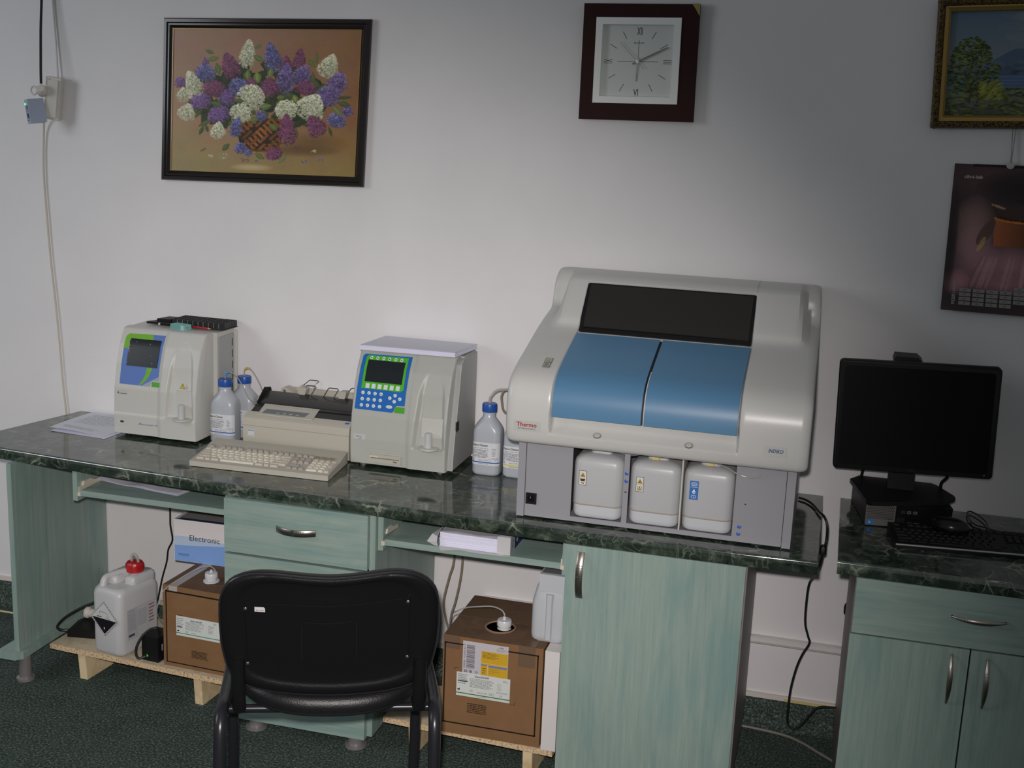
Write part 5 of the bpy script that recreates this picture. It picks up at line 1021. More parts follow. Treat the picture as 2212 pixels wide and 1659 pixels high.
# lilac still life, its own painting built from the layout in the photograph; canvas box in source crop = x 140-1850, y 160-1510
def lilac_painting():
    W_, H = 430, 340; img = np.zeros((H, W_, 3)); v, u = np.mgrid[0:H, 0:W_]; v = v/(H-1); u = u/(W_-1)
    tl, tr, ml, mr, bl, br = map(np.array, map(srgb, ('a8836f', '8f6540', 'a88664', '8a5c36', '96895a', '8a7440')))
    def bil(a, b, c, d, fu, fv): return (a*(1-fu)+b*fu)*(1-fv)+(c*(1-fu)+d*fu)*fv
    U, V = u[..., None], v[..., None]; img = np.where(V < .6, bil(tl, tr, ml, mr, U, np.clip(V/.6, 0, 1)), bil(ml, mr, bl, br, U, np.clip((V-.6)/.4, 0, 1)))
    rng = np.random.RandomState(4)
    g = rng.rand(18, 22, 3)-.5; gy = v*16.9; gx = u*20.9; iy, ix = gy.astype(int), gx.astype(int); fy, fx = (gy-iy)[..., None], (gx-ix)[..., None]
    low = (g[iy, ix]*(1-fx)+g[iy, ix+1]*fx)*(1-fy)+(g[iy+1, ix]*(1-fx)+g[iy+1, ix+1]*fx)*fy; img = img+low*.035
    def T(x, y): return (x-140)/1710*W_, (y-160)/1350*H
    for cx, cy, rx, ry, c, a in ((1690, 1190, 120, 90, '9a6a2c', .25), (1450, 1200, 330, 110, '5a4020', .30), (1300, 1270, 420, 60, '5a4020', .35), (1250, 700, 250, 420, '8a5630', .2), (900, 1440, 200, 35, 'c0ac7c', .6)):
        X, Y = T(cx, cy); 
        for k in range(12): ell(img, X, Y, rx/3.98*(1-k*.07), ry/3.98*(1-k*.07), 0, srgb(c), a/5)
    sc_ = W_/1710
    greens = ['2e3a1c', '44562a', '56682f', '6a7a3a', '24301a']
    def leaf(x, y, L, wd, ang, c=None): X, Y = T(x, y); cc = np.array(srgb(c or greens[rng.randint(4)])); ell(img, X, Y, L*sc_, wd*sc_, ang, cc, .95, True); ell(img, X-1, Y-1, L*sc_*.8, wd*sc_*.35, ang, cc*1.35, .6, True)
    X, Y = T(950, 790)      # dark mass behind the blossoms
    for _ in range(260):
        a, r = rng.rand()*2*PI, math.sqrt(rng.rand()); x, y = 940+620*r*math.cos(a), 800+310*r*math.sin(a); leaf(x, y, 60, 32, rng.rand()*3.2, greens[[0, 4, 0, 1][rng.randint(4)]])
    # basket
    bx0, bx1, by0, by1 = 760, 1190, 990, 1290
    for yy in range(int(T(0, by0)[1]), int(T(0, by1)[1])):
        q = (yy-T(0, by0)[1])/(T(0, by1)[1]-T(0, by0)[1]); hw = (215-55*q*q)*sc_; c0 = int(T(975, 0)[0]-hw); c1 = int(T(975, 0)[0]+hw); img[yy, c0:c1] = srgb('33230f')
    for k in range(-7, 9):
        for sgn in (1, -1):
            for j in range(60):
                q = j/59; x = 975+k*62+sgn*(q-.5)*300; y = by0+q*(by1-by0); hw = 210-55*q*q
                if abs(x-975) < hw: X, Y = T(x, y); on = math.sin(q*PI*5+k*1.57+(0 if sgn > 0 else PI)) > -.35; 
                if abs(x-975) < hw and on: ell(img, X, Y, 3.6, 2.6, 0, np.array(srgb('9a5a24' if sgn > 0 else '7c4a20'))*(1.1-.35*abs(x-975)/215), .9)
    for j in range(40): x = 800+350*j/39; X, Y = T(x, 1265+18*math.sin(j/39*PI)); ell(img, X, Y, 4, 2.2, 0, srgb('6a3c18'), .9)
    # blossoms: x, y, rx, ry, angle, colour family
    Wc = ['c6c9a8', 'aab088', 'dcdcc4', '8f9a66']; Pc = ['6a5690', '55467c', '8874ac', '413660']; Mc = ['74385c', '8c4a70', '5a2a48', 'a06a8e']; Bc = ['5c5c98', '4a4a80', '7a7ab4', '3c3a68']; Vc = ['6e4a8e', '84609e', '573a76', 'a080b8']
    for x, y, rx, ry, an, fam in ((225, 670, 55, 45, 0, Vc), (1300, 440, 50, 85, .1, Mc), (1190, 500, 45, 80, -.1, Mc), (450, 480, 30, 40, 0, Vc), (450, 580, 95, 75, .2, Bc), (680, 510, 75, 115, -.35, Mc), (835, 400, 65, 120, .1, Wc), (1060, 430, 72, 125, -.25, Bc), (1330, 580, 75, 85, .4, Pc), (1560, 500, 80, 100, .35, Wc), (1650, 640, 80, 85, .3, Pc),
              (345, 690, 75, 125, -.35, Wc), (245, 780, 50, 60, 0, Wc), (540, 720, 105, 70, 0, Mc), (870, 670, 60, 55, 0, Mc), (760, 700, 85, 75, .3, Bc), (1185, 620, 78, 125, .05, Pc), (1040, 700, 85, 85, 0, Mc), (1370, 700, 95, 60, 0, Mc), (1560, 770, 115, 85, -.2, Pc), (660, 800, 68, 72, 0, Vc), (415, 840, 95, 68, -.2, Vc), (880, 790, 125, 105, .5, Wc), (1420, 870, 120, 115, .5, Wc),
              (1200, 905, 95, 90, .6, Wc), (290, 940, 75, 75, .4, Wc), (585, 955, 100, 75, -.25, Vc), (790, 940, 100, 75, .3, Wc), (1650, 985, 85, 60, .3, Bc), (975, 960, 45, 50, 0, Bc), (1215, 1080, 75, 130, -.1, Mc), (1465, 1040, 75, 95, -.5, Mc), (750, 1070, 50, 90, .2, Bc), (585, 1105, 62, 75, .1, Wc), (795, 1262, 55, 50, 0, Bc), (870, 1300, 32, 34, 0, Bc), (1100, 1305, 80, 55, -.3, Mc), (1740, 900, 50, 50, 0, Pc)):
        base = np.array(srgb(fam[3])) if fam is not Wc else np.array(srgb(fam[3])); X, Y = T(x, y); ell(img, X, Y, rx*sc_*.72, ry*sc_*.78, an, base*.8, .9)
        for _ in range(int(rx*ry/14)):
            a, r = rng.rand()*2*PI, math.sqrt(rng.rand())*1.04; py = ry*r*math.sin(a)*1.06; px = rx*r*math.cos(a)*(1+(.42*py/ry if ry > rx*.95 else .1*py/ry)); c, s_ = math.cos(an), math.sin(an); X, Y = T(x+px*c-py*s_, y+px*s_+py*c)
            col = np.array(srgb(fam[rng.randint(3)]))*(.80+.35*rng.rand())*(1.0-.22*(py/ry)*.5+.08*(-px/rx)); ell(img, X, Y, 1.0+rng.rand()*.9, .9+rng.rand()*.7, 0, col, .9)
    for x, y, L, wd, an, c in ((490, 385, 45, 18, .4, '55662f'), (520, 450, 60, 24, -.2, '60733a'), (570, 540, 60, 30, 1.3, '55682f'), (925, 335, 38, 16, -.4, '5c7238'), (935, 440, 60, 26, .5, '5a7038'), (840, 590, 48, 30, 1.6, '667a34'), (930, 610, 55, 36, 1.4, '74843a'), (1045, 570, 46, 28, 1.7, '6c7c3c'), (1450, 430, 60, 18, 1.5, '586a38'), (1410, 480, 55, 22, .8, '5c6c30'), (1430, 610, 60, 18, 1.4, '4c5c30'), (1145, 790, 40, 28, 0, '5c6c34'), (1275, 800, 40, 30, 1.2, '78803c'),
              (1010, 875, 62, 30, -.2, '66763a'), (560, 860, 62, 26, .2, '4c6032'), (770, 830, 50, 25, 0, '485a2c'), (1650, 900, 60, 26, .8, '64743a'), (1710, 780, 70, 16, -.1, '3e4c28'), (1710, 840, 60, 26, .2, '44542c'), (400, 950, 60, 18, -.9, '46562a'), (460, 1040, 70, 24, -.5, '4c5c30'), (430, 1110, 50, 18, -1.1, '3e4e28'), (480, 1090, 40, 16, 1.2, '3e4e28'), (910, 1000, 45, 30, -.3, '5c6c34'), (1090, 1060, 48, 34, .6, '5a6830'), (660, 1260, 50, 26, -.8, '4a5a30'), (975, 1335, 55, 24, .5, '56662f'), (1185, 1350, 60, 20, -.9, '66703a'), (450, 1290, 36, 10, -.5, '5a6434'), (1600, 1090, 50, 14, 1.2, '3c4824'), (1300, 1100, 45, 12, 1.3, '4c5428')): leaf(x, y, L, wd, an, c)
    for x, y, r, fam in ((640, 1345, 45, Wc), (840, 1375, 38, Mc), (1305, 1250, 26, Mc), (1380, 1370, 24, Bc), (1515, 1350, 34, Bc), (1460, 1270, 22, Wc), (520, 1345, 18, Wc), (945, 1378, 10, Vc)):
        for _ in range(16): X, Y = T(x+(rng.rand()-.5)*2*r, y+(rng.rand()-.5)*r); ell(img, X, Y, 1.3, 1.0, 0, np.array(srgb(fam[rng.randint(3)]))*.9, .9)
    k = img.copy(); k[1:-1, 1:-1] = .36*img[1:-1, 1:-1]+.16*(img[:-2, 1:-1]+img[2:, 1:-1]+img[1:-1, :-2]+img[1:-1, 2:]); g_ = k.mean(2, keepdims=True); img = (g_+(k-g_)*.86)*1.08
    return np.clip(img+(rng.rand(H, W_, 1)-.5)*.03, 0, 1)
PT, PR, PB, PL = (-.393, 2.088), (.310, 2.099), (.291, 1.592), (-.414, 1.578)
t = thing('picture_frame', 'flower still life of lilacs in a basket in a black frame', 'picture', (-.05, -.01, 1.84)); Q = quadf(PT, PR, PB, PL, -.004)
obj('frame', frame_mesh(Q, .031, [(0, 0), (0, .012), (.12, .018), (.42, .019), (.52, .014), (.70, .015), (.86, .009), (1, .007), (1, 0)], .703, .508), BLACKFR, t, smooth=30)
fx, fz = .027/.703, .027/.508; o_, a_, b_ = Q(fx, fz, .0055), Q(1-fx, fz, .0055), Q(fx, 1-fz, .0055)
image_mesh('canvas', lilac_painting(), lambda u, v: o_+(a_-o_)*u+(b_-o_)*v, t)
obj('gilt_edge', frame_mesh(Q, .031, [(.985, .0062), (1.0, .0082), (1.04, .0082), (1.04, .0060)], .703, .508), GOLD, t, smooth=0)
# clock
t = thing('wall_clock', 'square dark brown wall clock with silver inner rim', 'clock', (1.137, -.01, 1.995)); Q = quadf((.970, 2.157), (1.303, 2.161), (1.306, 1.834), (.970, 1.830), -.003)
obj('frame', frame_mesh(Q, .052, [(0, 0), (0, .022), (.02, .024), (1, .024), (1, .0)], .334, .327), CLOCKFR, t)
Q2 = quadf((1.009, 2.119), (1.2555, 2.1225), (1.258, 1.882), (1.0095, 1.878), -.003)
obj('inner_rim', frame_mesh(Q2, .0215, [(0, .010), (0, .0275), (.04, .0285), (.90, .0285), (1, .018), (1, .010)], .247, .242), CLOCKIN, t)
Qd = quadf((1.027, 2.101), (1.236, 2.105), (1.238, 1.900), (1.0295, 1.896), -.003); m = MB(); m.rings([[Qd(u, v, d) for u, v in ((-.02, -.02), (1.02, -.02), (1.02, 1.02), (-.02, 1.02))] for d in (.008, .0145)]); obj('dial', m, CLOCKDIAL, t)
CX, CZ = 1.1345, 1.9985; F = lambda u, v, l: Vector((CX+u+v*.010, -.0175-l, CZ+v+u*.016)); P = Print(F); KD = '20242a'
for h in range(12):
    a = 2*PI*h/12
    if h % 3: sx, sz = math.sin(a), math.cos(a); P.line((sx*.073, sz*.073), (sx*.096, sz*.096), .0013, KD)
P.line((0, -.055), (0, .061), .0010, KD).line((-.060, 0), (.060, 0), .0010, KD).build('hour_marks', t)
P = Print(F); P.text('XII', 0, .0745, .022, KD, 0, width=.0155, align='c').text('VI', 0, -.0965, .021, KD, 0, width=.0135, align='c', rot=0)
for k in range(3): P.rect(.074, -.0055+.0048*k, .098, -.0043+.0048*k, KD, 0)
P.text('IX', -.0975, .0045, .0, KD, 0) if False else None
P.rect(-.099, -.0052, -.075, -.0040, KD, 0).line((-.099, .0055), (-.075, -.0015), .0012, KD).line((-.099, -.0015), (-.075, .0055), .0012, KD).build('numerals', t)
Print(F).text('RHYTHM', -.0145, .050, .0046, '3a3e44', 0, width=.029).build('maker_name', t)
def hand(name, a, L, tail, w0, mat, d):
    sx, sz = math.sin(R(a)), math.cos(R(a)); px, pz = sz, -sx; pts = [F(sx*l+px*w, sz*l+pz*w, d) for l, w in ((-tail, -w0), (-tail, w0), (L*.6, w0), (L, w0*.6), (L, -w0*.6), (L*.6, -w0))]
    m = MB(); m.rings([pts, [p-Vector((0, .0012, 0)) for p in pts]]); obj(name, m, mat, t)
HG = nmat('grey_hand', (.20, .205, .205), .4, .5); hand('minute_hand', 64.5, .095, .016, .0022, HG, .004); hand('hour_hand', 183, .055, .012, .0018, nmat('pale_hand', (.45, .46, .46), .4, .4), .0025); hand('second_hand', -45, .078, .028, .0005, HG, .006)
obj('hub', MB().lathe([(.005, 0), (.005, .009), (.003, .010), (0, .010)], (CX, -.0175, CZ), 18, 'y'), CLOCKIN, t)
obj('brass_corner', MB().prism([(1.281, 2.1615), (1.3042, 2.1618), (1.3045, 2.128), (1.293, 2.146)], 'y', -.0285, -.0255), BRASS, t)
# landscape
t = thing('picture_frame', 'mountain lake landscape in a carved gilt frame at the upper right', 'picture', (2.22, -.01, 2.02)); Q = quadf((1.942, 2.186), (2.452, 2.212), (2.464, 1.864), (1.958, 1.846), -.004, .012)
obj('outer_moulding', frame_mesh(Q, .020, [(0, 0), (0, .012), (.25, .022), (.7, .024), (1, .016), (1, 0)], .51, .345), FRAMEGOLD, t, smooth=30)
m = MB(); rd = random.Random(2)
for k in range(110):
    u = k/110
    for v_ in (.028, .972): c = Q(u, v_, .0235); m.box(c.x-.0022, c.x+.0016, c.y-.0015, c.y+.002, c.z-.0016-rd.random()*.001, c.z+.0016+rd.random()*.002)
for k in range(74):
    v_ = k/74
    for u in (.019, .981): c = Q(u, v_, .0235); m.box(c.x-.0016-rd.random()*.0015, c.x+.0016, c.y-.0015, c.y+.002, c.z-.0016, c.z+.0016)
setp(obj('carved_beads', m, FRAMEGOLD, t, smooth=0), kind='stuff')
q = lambda u, v, d=0.: Q(.039+u*.922, .058+v*.884, d)
obj('gilt_liner', frame_mesh(q, .0145, [(0, 0), (0, .018), (.25, .0185), (.8, .014), (.86, .0165), (1, .0145), (1, 0)], .47, .305), GOLD, t, smooth=30)
def landscape():
    W_, H = 260, 190; v, u = np.mgrid[0:H, 0:W_]; v = v/(H-1); u = u/(W_-1); rng = np.random.RandomState(9); sky = np.array(srgb('3c4a58')); sk2 = np.array(srgb('566062')); img = sky*(1-v[..., None]*1.6)+sk2*np.clip(v[..., None]*1.6, 0, 1)
    for _ in range(60): ell(img, (.35+rng.rand()*.6)*W_, rng.rand()*.3*H, 22, 8, rng.rand()-.5, srgb('686f6c'), .10)
    for yv in range(int(.36*H), int(.62*H)):
        q_ = (yv/H-.36); hw = min(1, .28+q_*2.2); x0 = int(W_*(.52-hw*.5)); img[yv, max(0, x0):] = img[yv, max(0, x0):]*.25+np.array(srgb('2e3c50'))*.75
    img[int(.56*H):int(.62*H), :] = srgb('25303e')
    for _ in range(90): ell(img, rng.rand()*W_, (.48+rng.rand()*.12)*H, 12, 4, 0, srgb(['3c4a5a', '2a3444', '46525e'][rng.randint(3)]), .4)
    for yv in range(int(.60*H), int(.74*H)): img[yv, :] = np.array(srgb('3a4a60'))*(1-.1*math.sin(yv))
    for _ in range(500): x, y = rng.rand()*W_, (.73+rng.rand()**1.5*.27)*H; ell(img, x, y, 5, 1.6, rng.rand()-.5, srgb(['2c3414', '3f481c', '1c240e', '525a26', '20280f'][rng.randint(5)]), .7)
    for tx in (.14, .19): 
        for k in range(50): ell(img, (tx+.01*math.sin(k*.2))*W_, (.86-k*.010)*H, 1.6, 2, 0, srgb('3a2a18'), .9)
    for _ in range(700): a, r = rng.rand()*2*PI, math.sqrt(rng.rand()); x, y = (.14+.15*r*math.cos(a)*(1.2 if math.sin(a) > 0 else .8))*W_, (.50+.26*r*math.sin(a))*H; ell(img, x, y, 3.2, 1.3, -.5+rng.rand(), srgb(['1e280e', '2c3814', '3c4818', '4c5420', '161e0c'][rng.randint(5)]), .75)
    for _ in range(120): x, y = (.20+.13*rng.rand())*W_, (.66+.17*rng.rand())*H; ell(img, x, y, 6, 1.2, -.9+rng.rand()*.5, srgb(['6c6c30', '565a26', '3c441a'][rng.randint(3)]), .8)
    return np.clip(img*1.5, 0, 1)
o_, a_, b_ = q(.028, .044, .006), q(.972, .044, .006), q(.028, .956, .006)
image_mesh('canvas', landscape(), lambda u, v: o_+(a_-o_)*u+(b_-o_)*v, t)
# calendar on its string
t = thing('wall_calendar', 'spiral-bound wall calendar with a dark pot photograph hanging from a nail', 'calendar', (2.19, -.006, 1.55))
Q = quadf((2.034, 1.754), (2.327, 1.757), (2.345, 1.345), (2.040, 1.348), -.0045)
m = MB(); m.rings([[Q(u, v, d) for u, v in [(0, k/8) for k in range(9)]+[(1, 1-k/8) for k in range(9)]] for d in (0, .0022)]); obj('pages', m, nmat('page_stack', (.50, .48, .47), .6), t, smooth=40)
def calendar():
    W_, H = 150, 205; v, u = np.mgrid[0:H, 0:W_]; v = v/(H-1); u = u/(W_-1); rng = np.random.RandomState(5)
    img = np.array(srgb('2a2022'))*np.ones((H, W_, 3)); 
    for cx, cy, rx, ry, c, a in ((.30, .10, .35, .16, '3c2a2c', .5), (.22, .42, .20, .22, '6a5450', .6), (.25, .62, .22, .22, '70545a', .6), (.55, .66, .30, .16, '74565c', .6), (.50, .80, .35, .08, '6e4e54', .5), (.12, .80, .12, .10, '7c585e', .55), (.8, .7, .2, .2, '5e464a', .5), (.4, .92, .5, .08, '1e1a1c', .8), (.04, .5, .05, .4, '1c1819', .7), (.6, .15, .4, .12, '171315', .7)):
        for k in range(14): ell(img, cx*W_, cy*H, rx*W_*(1-k*.065), ry*H*(1-k*.065), 0, srgb(c), a/5.5)
    for _ in range(14): x = .2+.75*rng.rand(); ell(img, x*W_, .72*H, 2.5, 24, .5-x*.6, srgb(['4c383c', '846468'][rng.randint(2)]), .35)
    for k in range(40): y = .36+.18*k/39; hw = .20-.01*k/39; img[int(y*H), int((.60-hw)*W_):int((.60+hw)*W_)] = np.array(srgb('5a3420'))*np.linspace(1.2, .6, int((.60+hw)*W_)-int((.60-hw)*W_))[:, None]
    ell(img, .60*W_, .36*H, .21*W_, .022*H, .05, srgb('84501c'), .9); ell(img, .60*W_, .352*H, .19*W_, .018*H, .05, srgb('1c1412'), .95)
    ell(img, .58*W_, .32*H, .17*W_, .035*H, .1, srgb('2c211e'), .9); ell(img, .42*W_, .275*H, .07*W_, .008*H, .3, srgb('7a6448'), .8); ell(img, .33*W_, .45*H, .05*W_, .10*H, .5, srgb('3a2c2a'), .8); ell(img, .30*W_, .53*H, .02*W_, .055*H, .4, srgb('8a7040'), .6)
    ell(img, .72*W_, .25*H, .16*W_, .02*H, .2, srgb('1a1415'), .8); ell(img, .93*W_, .34*H, .05*W_, .07*H, 0, srgb('7c7068'), .5)
    return np.clip(img*1.62+(rng.rand(H, W_, 1)-.5)*.02, 0, 1)
fc = lambda u, v: Q(u, v, .0026+.012*(1-v)**3)
H0, W0 = 205, 150; me_o = image_mesh('photo_page', calendar(), lambda u, v: Q(0, 0, .0026)*(1-u)*1.0+Q(1, 0, .0026)*u+(Q(0, 1, .0026)-Q(0, 0, .0026))*v, t)
me = me_o.data; inv = wm(t).inverted()
co_ = np.array([inv @ fc(i/(W0-1), 1-j/(H0-1)) for j in range(H0) for i in range(W0)], 'f4'); me.vertices.foreach_set('co', co_.ravel()); me.update()
F = lambda u, v, l: Q(u, v, .0028+.012*(1-v)**3+l); P = Print(F)
P.text('clini-lab', .095, .898, .0, 'b0a4a0', 0) if False else None
def qtext(P, s, u, v, hu, hv, col, L=1, rot=False):
    V, Fc, wd = text_geo(s, True, 0.); P._add([((u+x/wd*hu, v+y/.72*hv) if not rot else (u-y/.72*hu, v+x/wd*hv)) for x, y in V], Fc, col, L)
qtext(P, 'clini-lab', .095, .905, .165, .022, 'c4b8b4'); P.build('publisher_name', t)
P = Print(F); P.line((.055, .935), (.085, .955), .004, '6a5450').line((.055, .935), (.07, .915), .004, '6a5450').build('publisher_mark', t)
P = Print(F); qtext(P, 'FEBRUARIE', .115, .045, .030, .165, 'a89c98', rot=True); P.build('month_name', t)
for c_ in range(7):
    for r_ in range(4):
        u0 = .148+c_*.118; v0 = .045+r_*.030-c_*.0+(.030 if c_ >= 4 else 0); P = Print(F); P.rect(u0, v0, u0+.102, v0+.024, '8a8886', 0); qtext(P, str(c_+1+7*r_), u0+.030, v0+.006, .03, .012, '6a6664'); P.build('day_box', t)
sp = MB()
for k in range(34):
    u = .17+.70*k/34
    if abs(u-.5) > .03: c = Q(u, .995, .003); sp.box(c.x-.0012, c.x+.0012, c.y-.0025, c.y+.003, c.z-.004, c.z+.003)
setp(obj('spiral_binding', sp, BLACKM, t, smooth=0), kind='stuff')
obj('hanging_disc', MB().lathe([(.0105, 0), (.0105, .0015), (.009, .002), (0, .002)], (2.1775, -.0105, 1.756), 24, 'y'), nmat('card_disc', (.50, .49, .47), .6), t)
obj('hanging_string', MB().tube([(2.1765, -.012, 1.762), (2.175, -.010, 1.80), (2.172, -.006, 1.87), (2.176, -.004, 1.90), (2.180, -.006, 1.87), (2.179, -.010, 1.80), (2.1785, -.012, 1.762)], .0010, 6), INKW, t)
# socket, plug and adapter at the upper left
t = thing('socket_block', 'cream extension socket block hanging on the wall at the upper left', 'socket', (-.80, -.03, 1.82)); M = Matrix.Translation((-.792, -.030, 1.823)) @ Matrix.Rotation(R(7), 4, 'Y') @ Matrix.Rotation(R(18), 4, 'Z')
m = MB(); m.box(-.024, .024, -.028, .012, -.068, .068, M); obj('case', m, CREAM, t, bevel=.007, seg=3); obj('cover_ridge', MB().box(-.016, .016, -.034, -.027, -.060, .060, M), CREAM, t, bevel=.004); obj('hanging_hole', MB().lathe([(.0035, -.0288), (.0035, -.0282), (0, -.0282)], (0, 0, 0), 12, 'z', M @ Matrix.Translation((-.012, 0, .058)) @ Matrix.Rotation(R(90), 4, 'X') @ Matrix.Diagonal((1, 1, -1, 1))), DKSLOT, t)
t = thing('mains_plug', 'cream ring-pull plug on the cream socket block', 'plug', (-.81, -.075, 1.845)); obj('plug_body', MB().lathe([(.0, -.02), (.012, -.02), (.0165, -.012), (.0165, .010), (.012, .018), (0, .018)], (0, 0, 0), 22, 'z', Matrix.Translation((-.806, -.078, 1.846)) @ Matrix.Rotation(R(62), 4, 'X') @ Matrix.Rotation(R(20), 4, 'Y')), CREAM, t, smooth=50)
obj('pull_ring', MB().tube([(-.818+.011*math.cos(a)-.006, -.094, 1.846+.013*math.sin(a)) for a in [2*PI*k/16 for k in range(17)]], .0028, 8, 0), CREAM, t)
t = thing('plug_adapter', 'pale blue plug-in adapter with a green light at the upper left', 'power adapter', (-.84, -.09, 1.785)); M = Matrix.Translation((-.830, -.088, 1.780)) @ Matrix.Rotation(R(-9), 4, 'Y') @ Matrix.Rotation(R(-38), 4, 'Z')
obj('case', MB().box(-.0175, .0175, -.022, .030, -.038, .038, M), ADBLUE, t, bevel=.004, seg=3)
P = Print(lambda u, v, l: M @ Vector((u, -.0222-l, v))); P.rect(-.008, .006, .012, .018, '6a7080', 0).frame(-.011, -.030, .013, .003, .0012, '2e3444', 0).disc(.001, -.013, .0075, '2e3444', 1).rect(-.0075, -.024, -.0045, -.019, '2e3444', 1).rect(.005, -.024, .009, -.019, '2e3444', 1).rect(-.002, -.003, .006, -.001, '2e3444', 1).build('front_marks', t)
obj('power_light', MB().lathe([(.0028, 0), (.0028, .0015), (.0, .002)], (0, 0, 0), 12, 'y', M @ Matrix.Translation((-.010, -.0222, .024))), GREENLED, t)
hose('wall_cable', 'thick black cable hanging down to the plug at the upper left', [(-.826, -.03, 2.32), (-.820, -.035, 2.2), (-.818, -.045, 2.12), (-.817, -.055, 2.045), (-.812, -.068, 1.957), (-.810, -.074, 1.905), (-.808, -.078, 1.868)], .0042, CABLEB)
hose('wall_cable', 'pale cable on the wall above the cream socket block', [(-.812, -.006, 2.32), (-.806, -.006, 2.20), (-.802, -.006, 2.10), (-.795, -.008, 1.99), (-.790, -.012, 1.890)], .0032, nmat('pale_cable', (.62, .61, .60), .5))
hose('wall_cable', 'cream cable running down the wall from adapter to worktop', [(-.835, -.03, 1.765), (-.853, -.010, 1.711), (-.861, -.008, 1.581), (-.855, -.008, 1.427), (-.847, -.008, 1.286), (-.835, -.008, 1.143), (-.825, -.008, .998), (-.817, -.008, .851), (-.805, -.008, .70), (-.80, -.008, .5), (-.80, -.03, .10)], .0034, CABLEW)

# ================================================================ CHAIR
th = R(21); fx_, fy_ = -math.sin(th), math.cos(th); CO = (.73+.27*fx_, -1.28+.27*fy_, 0)
t = thing('visitor_chair', 'black padded office chair seen from behind in front of the desk', 'chair', CO, th)
top = [(-.248, .690), (-.2465, .745), (-.238, .778), (-.222, .803), (-.196, .820), (-.158, .8285), (-.115, .828), (-.07, .8235), (-.02, .8195), (.02, .8195), (.07, .8245), (.115, .831), (.150, .833), (.188, .8265), (.218, .809), (.238, .783), (.247, .748), (.249, .690)]
side = [(.246, .640), (.240, .600), (.228, .556), (.200, .526), (.13, .507), (.04, .500), (-.04, .500), (-.13, .507), (-.200, .525), (-.228, .554), (-.240, .598), (-.246, .640)]
outl = [(v.x, v.y) for v in spline([Vector((x, z, 0)) for x, z in top+side+top[:1]], 2)][:-1]
def bk(x, z, d): return Vector((x, -.205-(z-.55)*.235+.62*x*x*.55+d, z))      # leaning, wrapped around the sitter
m = MB(); pillow(m, outl, [(.0, -.0005), (.60, -.0005), (.80, 0), (.845, -.002), (.86, -.0045), (.93, -.005), (.965, -.003), (.99, .004), (1, .012), (1.0, .020), (.975, .034), (.90, .046), (.6, .052), (.0, .053)], bk)
bmesh.ops.remove_doubles(m.bm, verts=m.bm.verts, dist=.0002); obj('backrest', m, CHAIRP, t, local=True, smooth=50)
def bpt(x, z, l): return bk(x, z, -.0008-l)
obj('piping', MB().tube([bk(x*.990, .69+(z-.69)*.985, .0015) for x, z in outl+outl[:1]], .0028, 6, 0), CHAIRF, t, local=True)
obj('back_panel_edge', MB().tube([bk(x, z, -.0012) for x, z in ((-.186, .580), (-.188, .745), (-.182, .751), (-.12, .750), (0, .746), (.12, .757), (.172, .765), (.179, .760), (.179, .60))], .0011, 6, 3), CHAIRP, t, local=True)
obj('panel_rib', MB().tube([bk(x, z, -.0012) for x, z in ((-.055, .704), (-.02, .7005), (.02, .7015), (.052, .708))], .0016, 6, 3), CHAIRP, t, local=True)
obj('panel_rib', MB().tube([bk(x, z, -.0008) for x, z in ((-.062, .69), (-.063, .60))], .0012, 6, 2), CHAIRF, t, local=True); obj('panel_rib', MB().tube([bk(x, z, -.0008) for x, z in ((.060, .70), (.061, .605))], .0012, 6, 2), CHAIRF, t, local=True)
for x, z in ((-.187, .736), (.175, .754), (-.186, .588), (.177, .604)): obj('screw', MB().lathe([(.004, 0), (.004, .0015), (0, .003)], bk(x, z, -.001), 12, 'y'), nmat('chair_screw', (.10, .10, .09), .4, .7) if 'chair_screw' not in MATS else MATS['chair_screw'], t, local=True)
P = Print(bpt); P.poly([(-.1665, .729), (-.1430, .7285), (-.1430, .738), (-.1465, .7415), (-.1665, .7415)], 'c8c8c8', 0).text('50-1407', -.1635, .7305, .0038, '3a3a3a', 1, width=.019).build('price_tag', t, local=True)
so = [(.235*math.copysign(abs(math.cos(a))**.72, math.cos(a)), .020+.205*math.copysign(abs(math.sin(a))**(.80 if math.sin(a) > 0 else .92), math.sin(a))) for a in [2*PI*k/56 for k in range(56)]]
def seat(x, y, d): return Vector((x, y, .437+d+.020*(x/.235)**2))
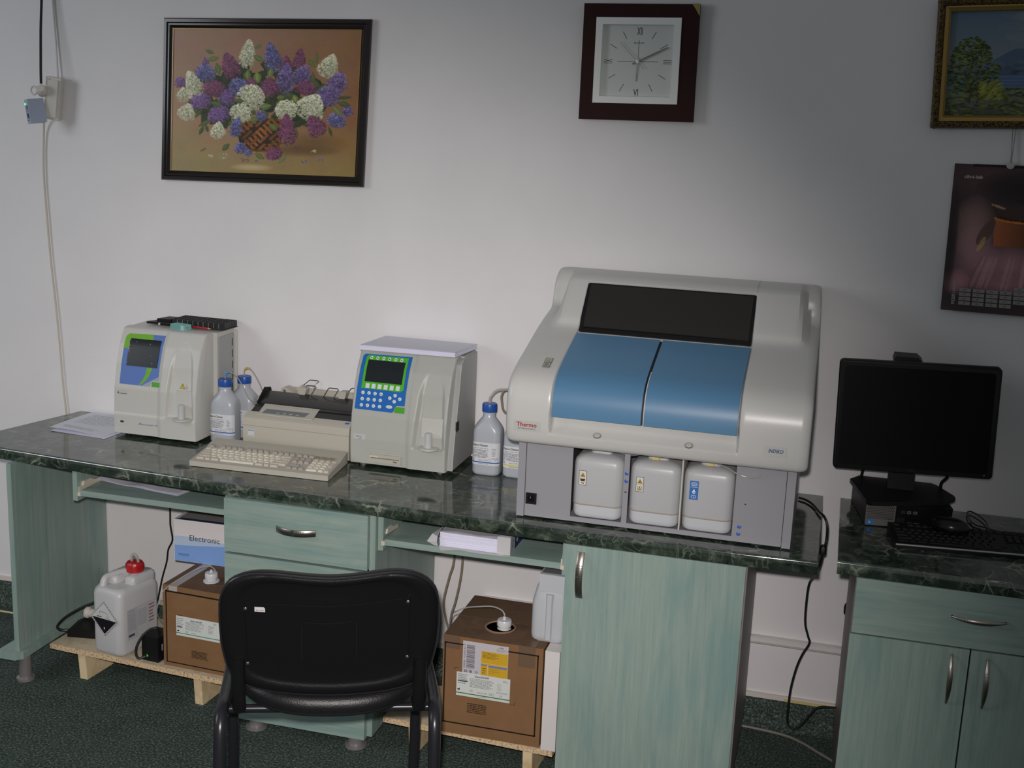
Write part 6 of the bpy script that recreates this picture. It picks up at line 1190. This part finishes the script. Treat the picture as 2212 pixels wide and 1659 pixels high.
m = MB(); pillow(m, so, [(.5, .0), (.93, .001), (.985, .004), (1.0, .010), (1.0, .012)], seat); obj('seat_shell', m, CHAIRF, t, local=True, smooth=50)
m = MB(); pillow(m, so, [(.995, .0125), (1.005, .022), (1.0, .034), (.965, .046), (.90, .053), (.6, .056), (.0, .055)], seat); bmesh.ops.remove_doubles(m.bm, verts=m.bm.verts, dist=.0002); obj('seat_cushion', m, SEATP, t, local=True, smooth=50)
def oval(mb, pts, a, b, k=5):      # oval tube: a across x, b in the bend plane
    P_ = spline([Vector(p) for p in pts], k); rings = []
    for i, p in enumerate(P_):
        T = (P_[min(i+1, len(P_)-1)]-P_[max(i-1, 0)]).normalized(); X = Vector((1, 0, 0)); Bn = T.cross(X).normalized(); rings.append([p+X*a*math.cos(2*PI*q_/14)+Bn*b*math.sin(2*PI*q_/14) for q_ in range(14)])
    return mb.rings(rings)
for s in (-1, 1):
    x = s*.243
    obj('side_frame', oval(MB(), [(x, -.325, 0), (x, -.30, .15), (x, -.275, .33), (x, -.262, .42), (x, -.247, .462), (x, -.215, .481), (x, -.15, .482), (x-.008, .05, .470), (x-.018, .14, .466), (x-.021, .18, .452), (x-.023, .20, .41), (x-.025, .215, .30), (x-.028, .235, 0)], .0145, .0145), CHAIRF, t, local=True, smooth=60)
    for y in (-.325, .235): obj('foot_cap', MB().lathe([(.0165, 0), (.0175, .004), (.0165, .025)], (x if y < 0 else x-.028, y, 0), 14), BLACKM, t, local=True)
    xx = s*.208
    m = MB(); m.rings([[Vector((xx+(.016 if k < 6 else .0155)*math.cos(a)*sc2, y+.011*math.sin(a)*sc2, z)) for a in [2*PI*q_/16 for q_ in range(16)]] for k, (y, z, sc2) in enumerate(((-.178, .452, .45), (-.180, .457, .8), (-.183, .466, 1), (-.190, .50, 1), (-.196, .54, 1), (-.200, .57, 1), (-.204, .60, 1)))]); obj('back_bracket', m, CHAIRP, t, local=True, smooth=60)
for y in (-.135, .13): obj('cross_bar', MB().tube([(-.243, y, .440 if y < 0 else .43), (.243, y, .440 if y < 0 else .43)], .0105, 12, 0), CHAIRF, t, local=True)
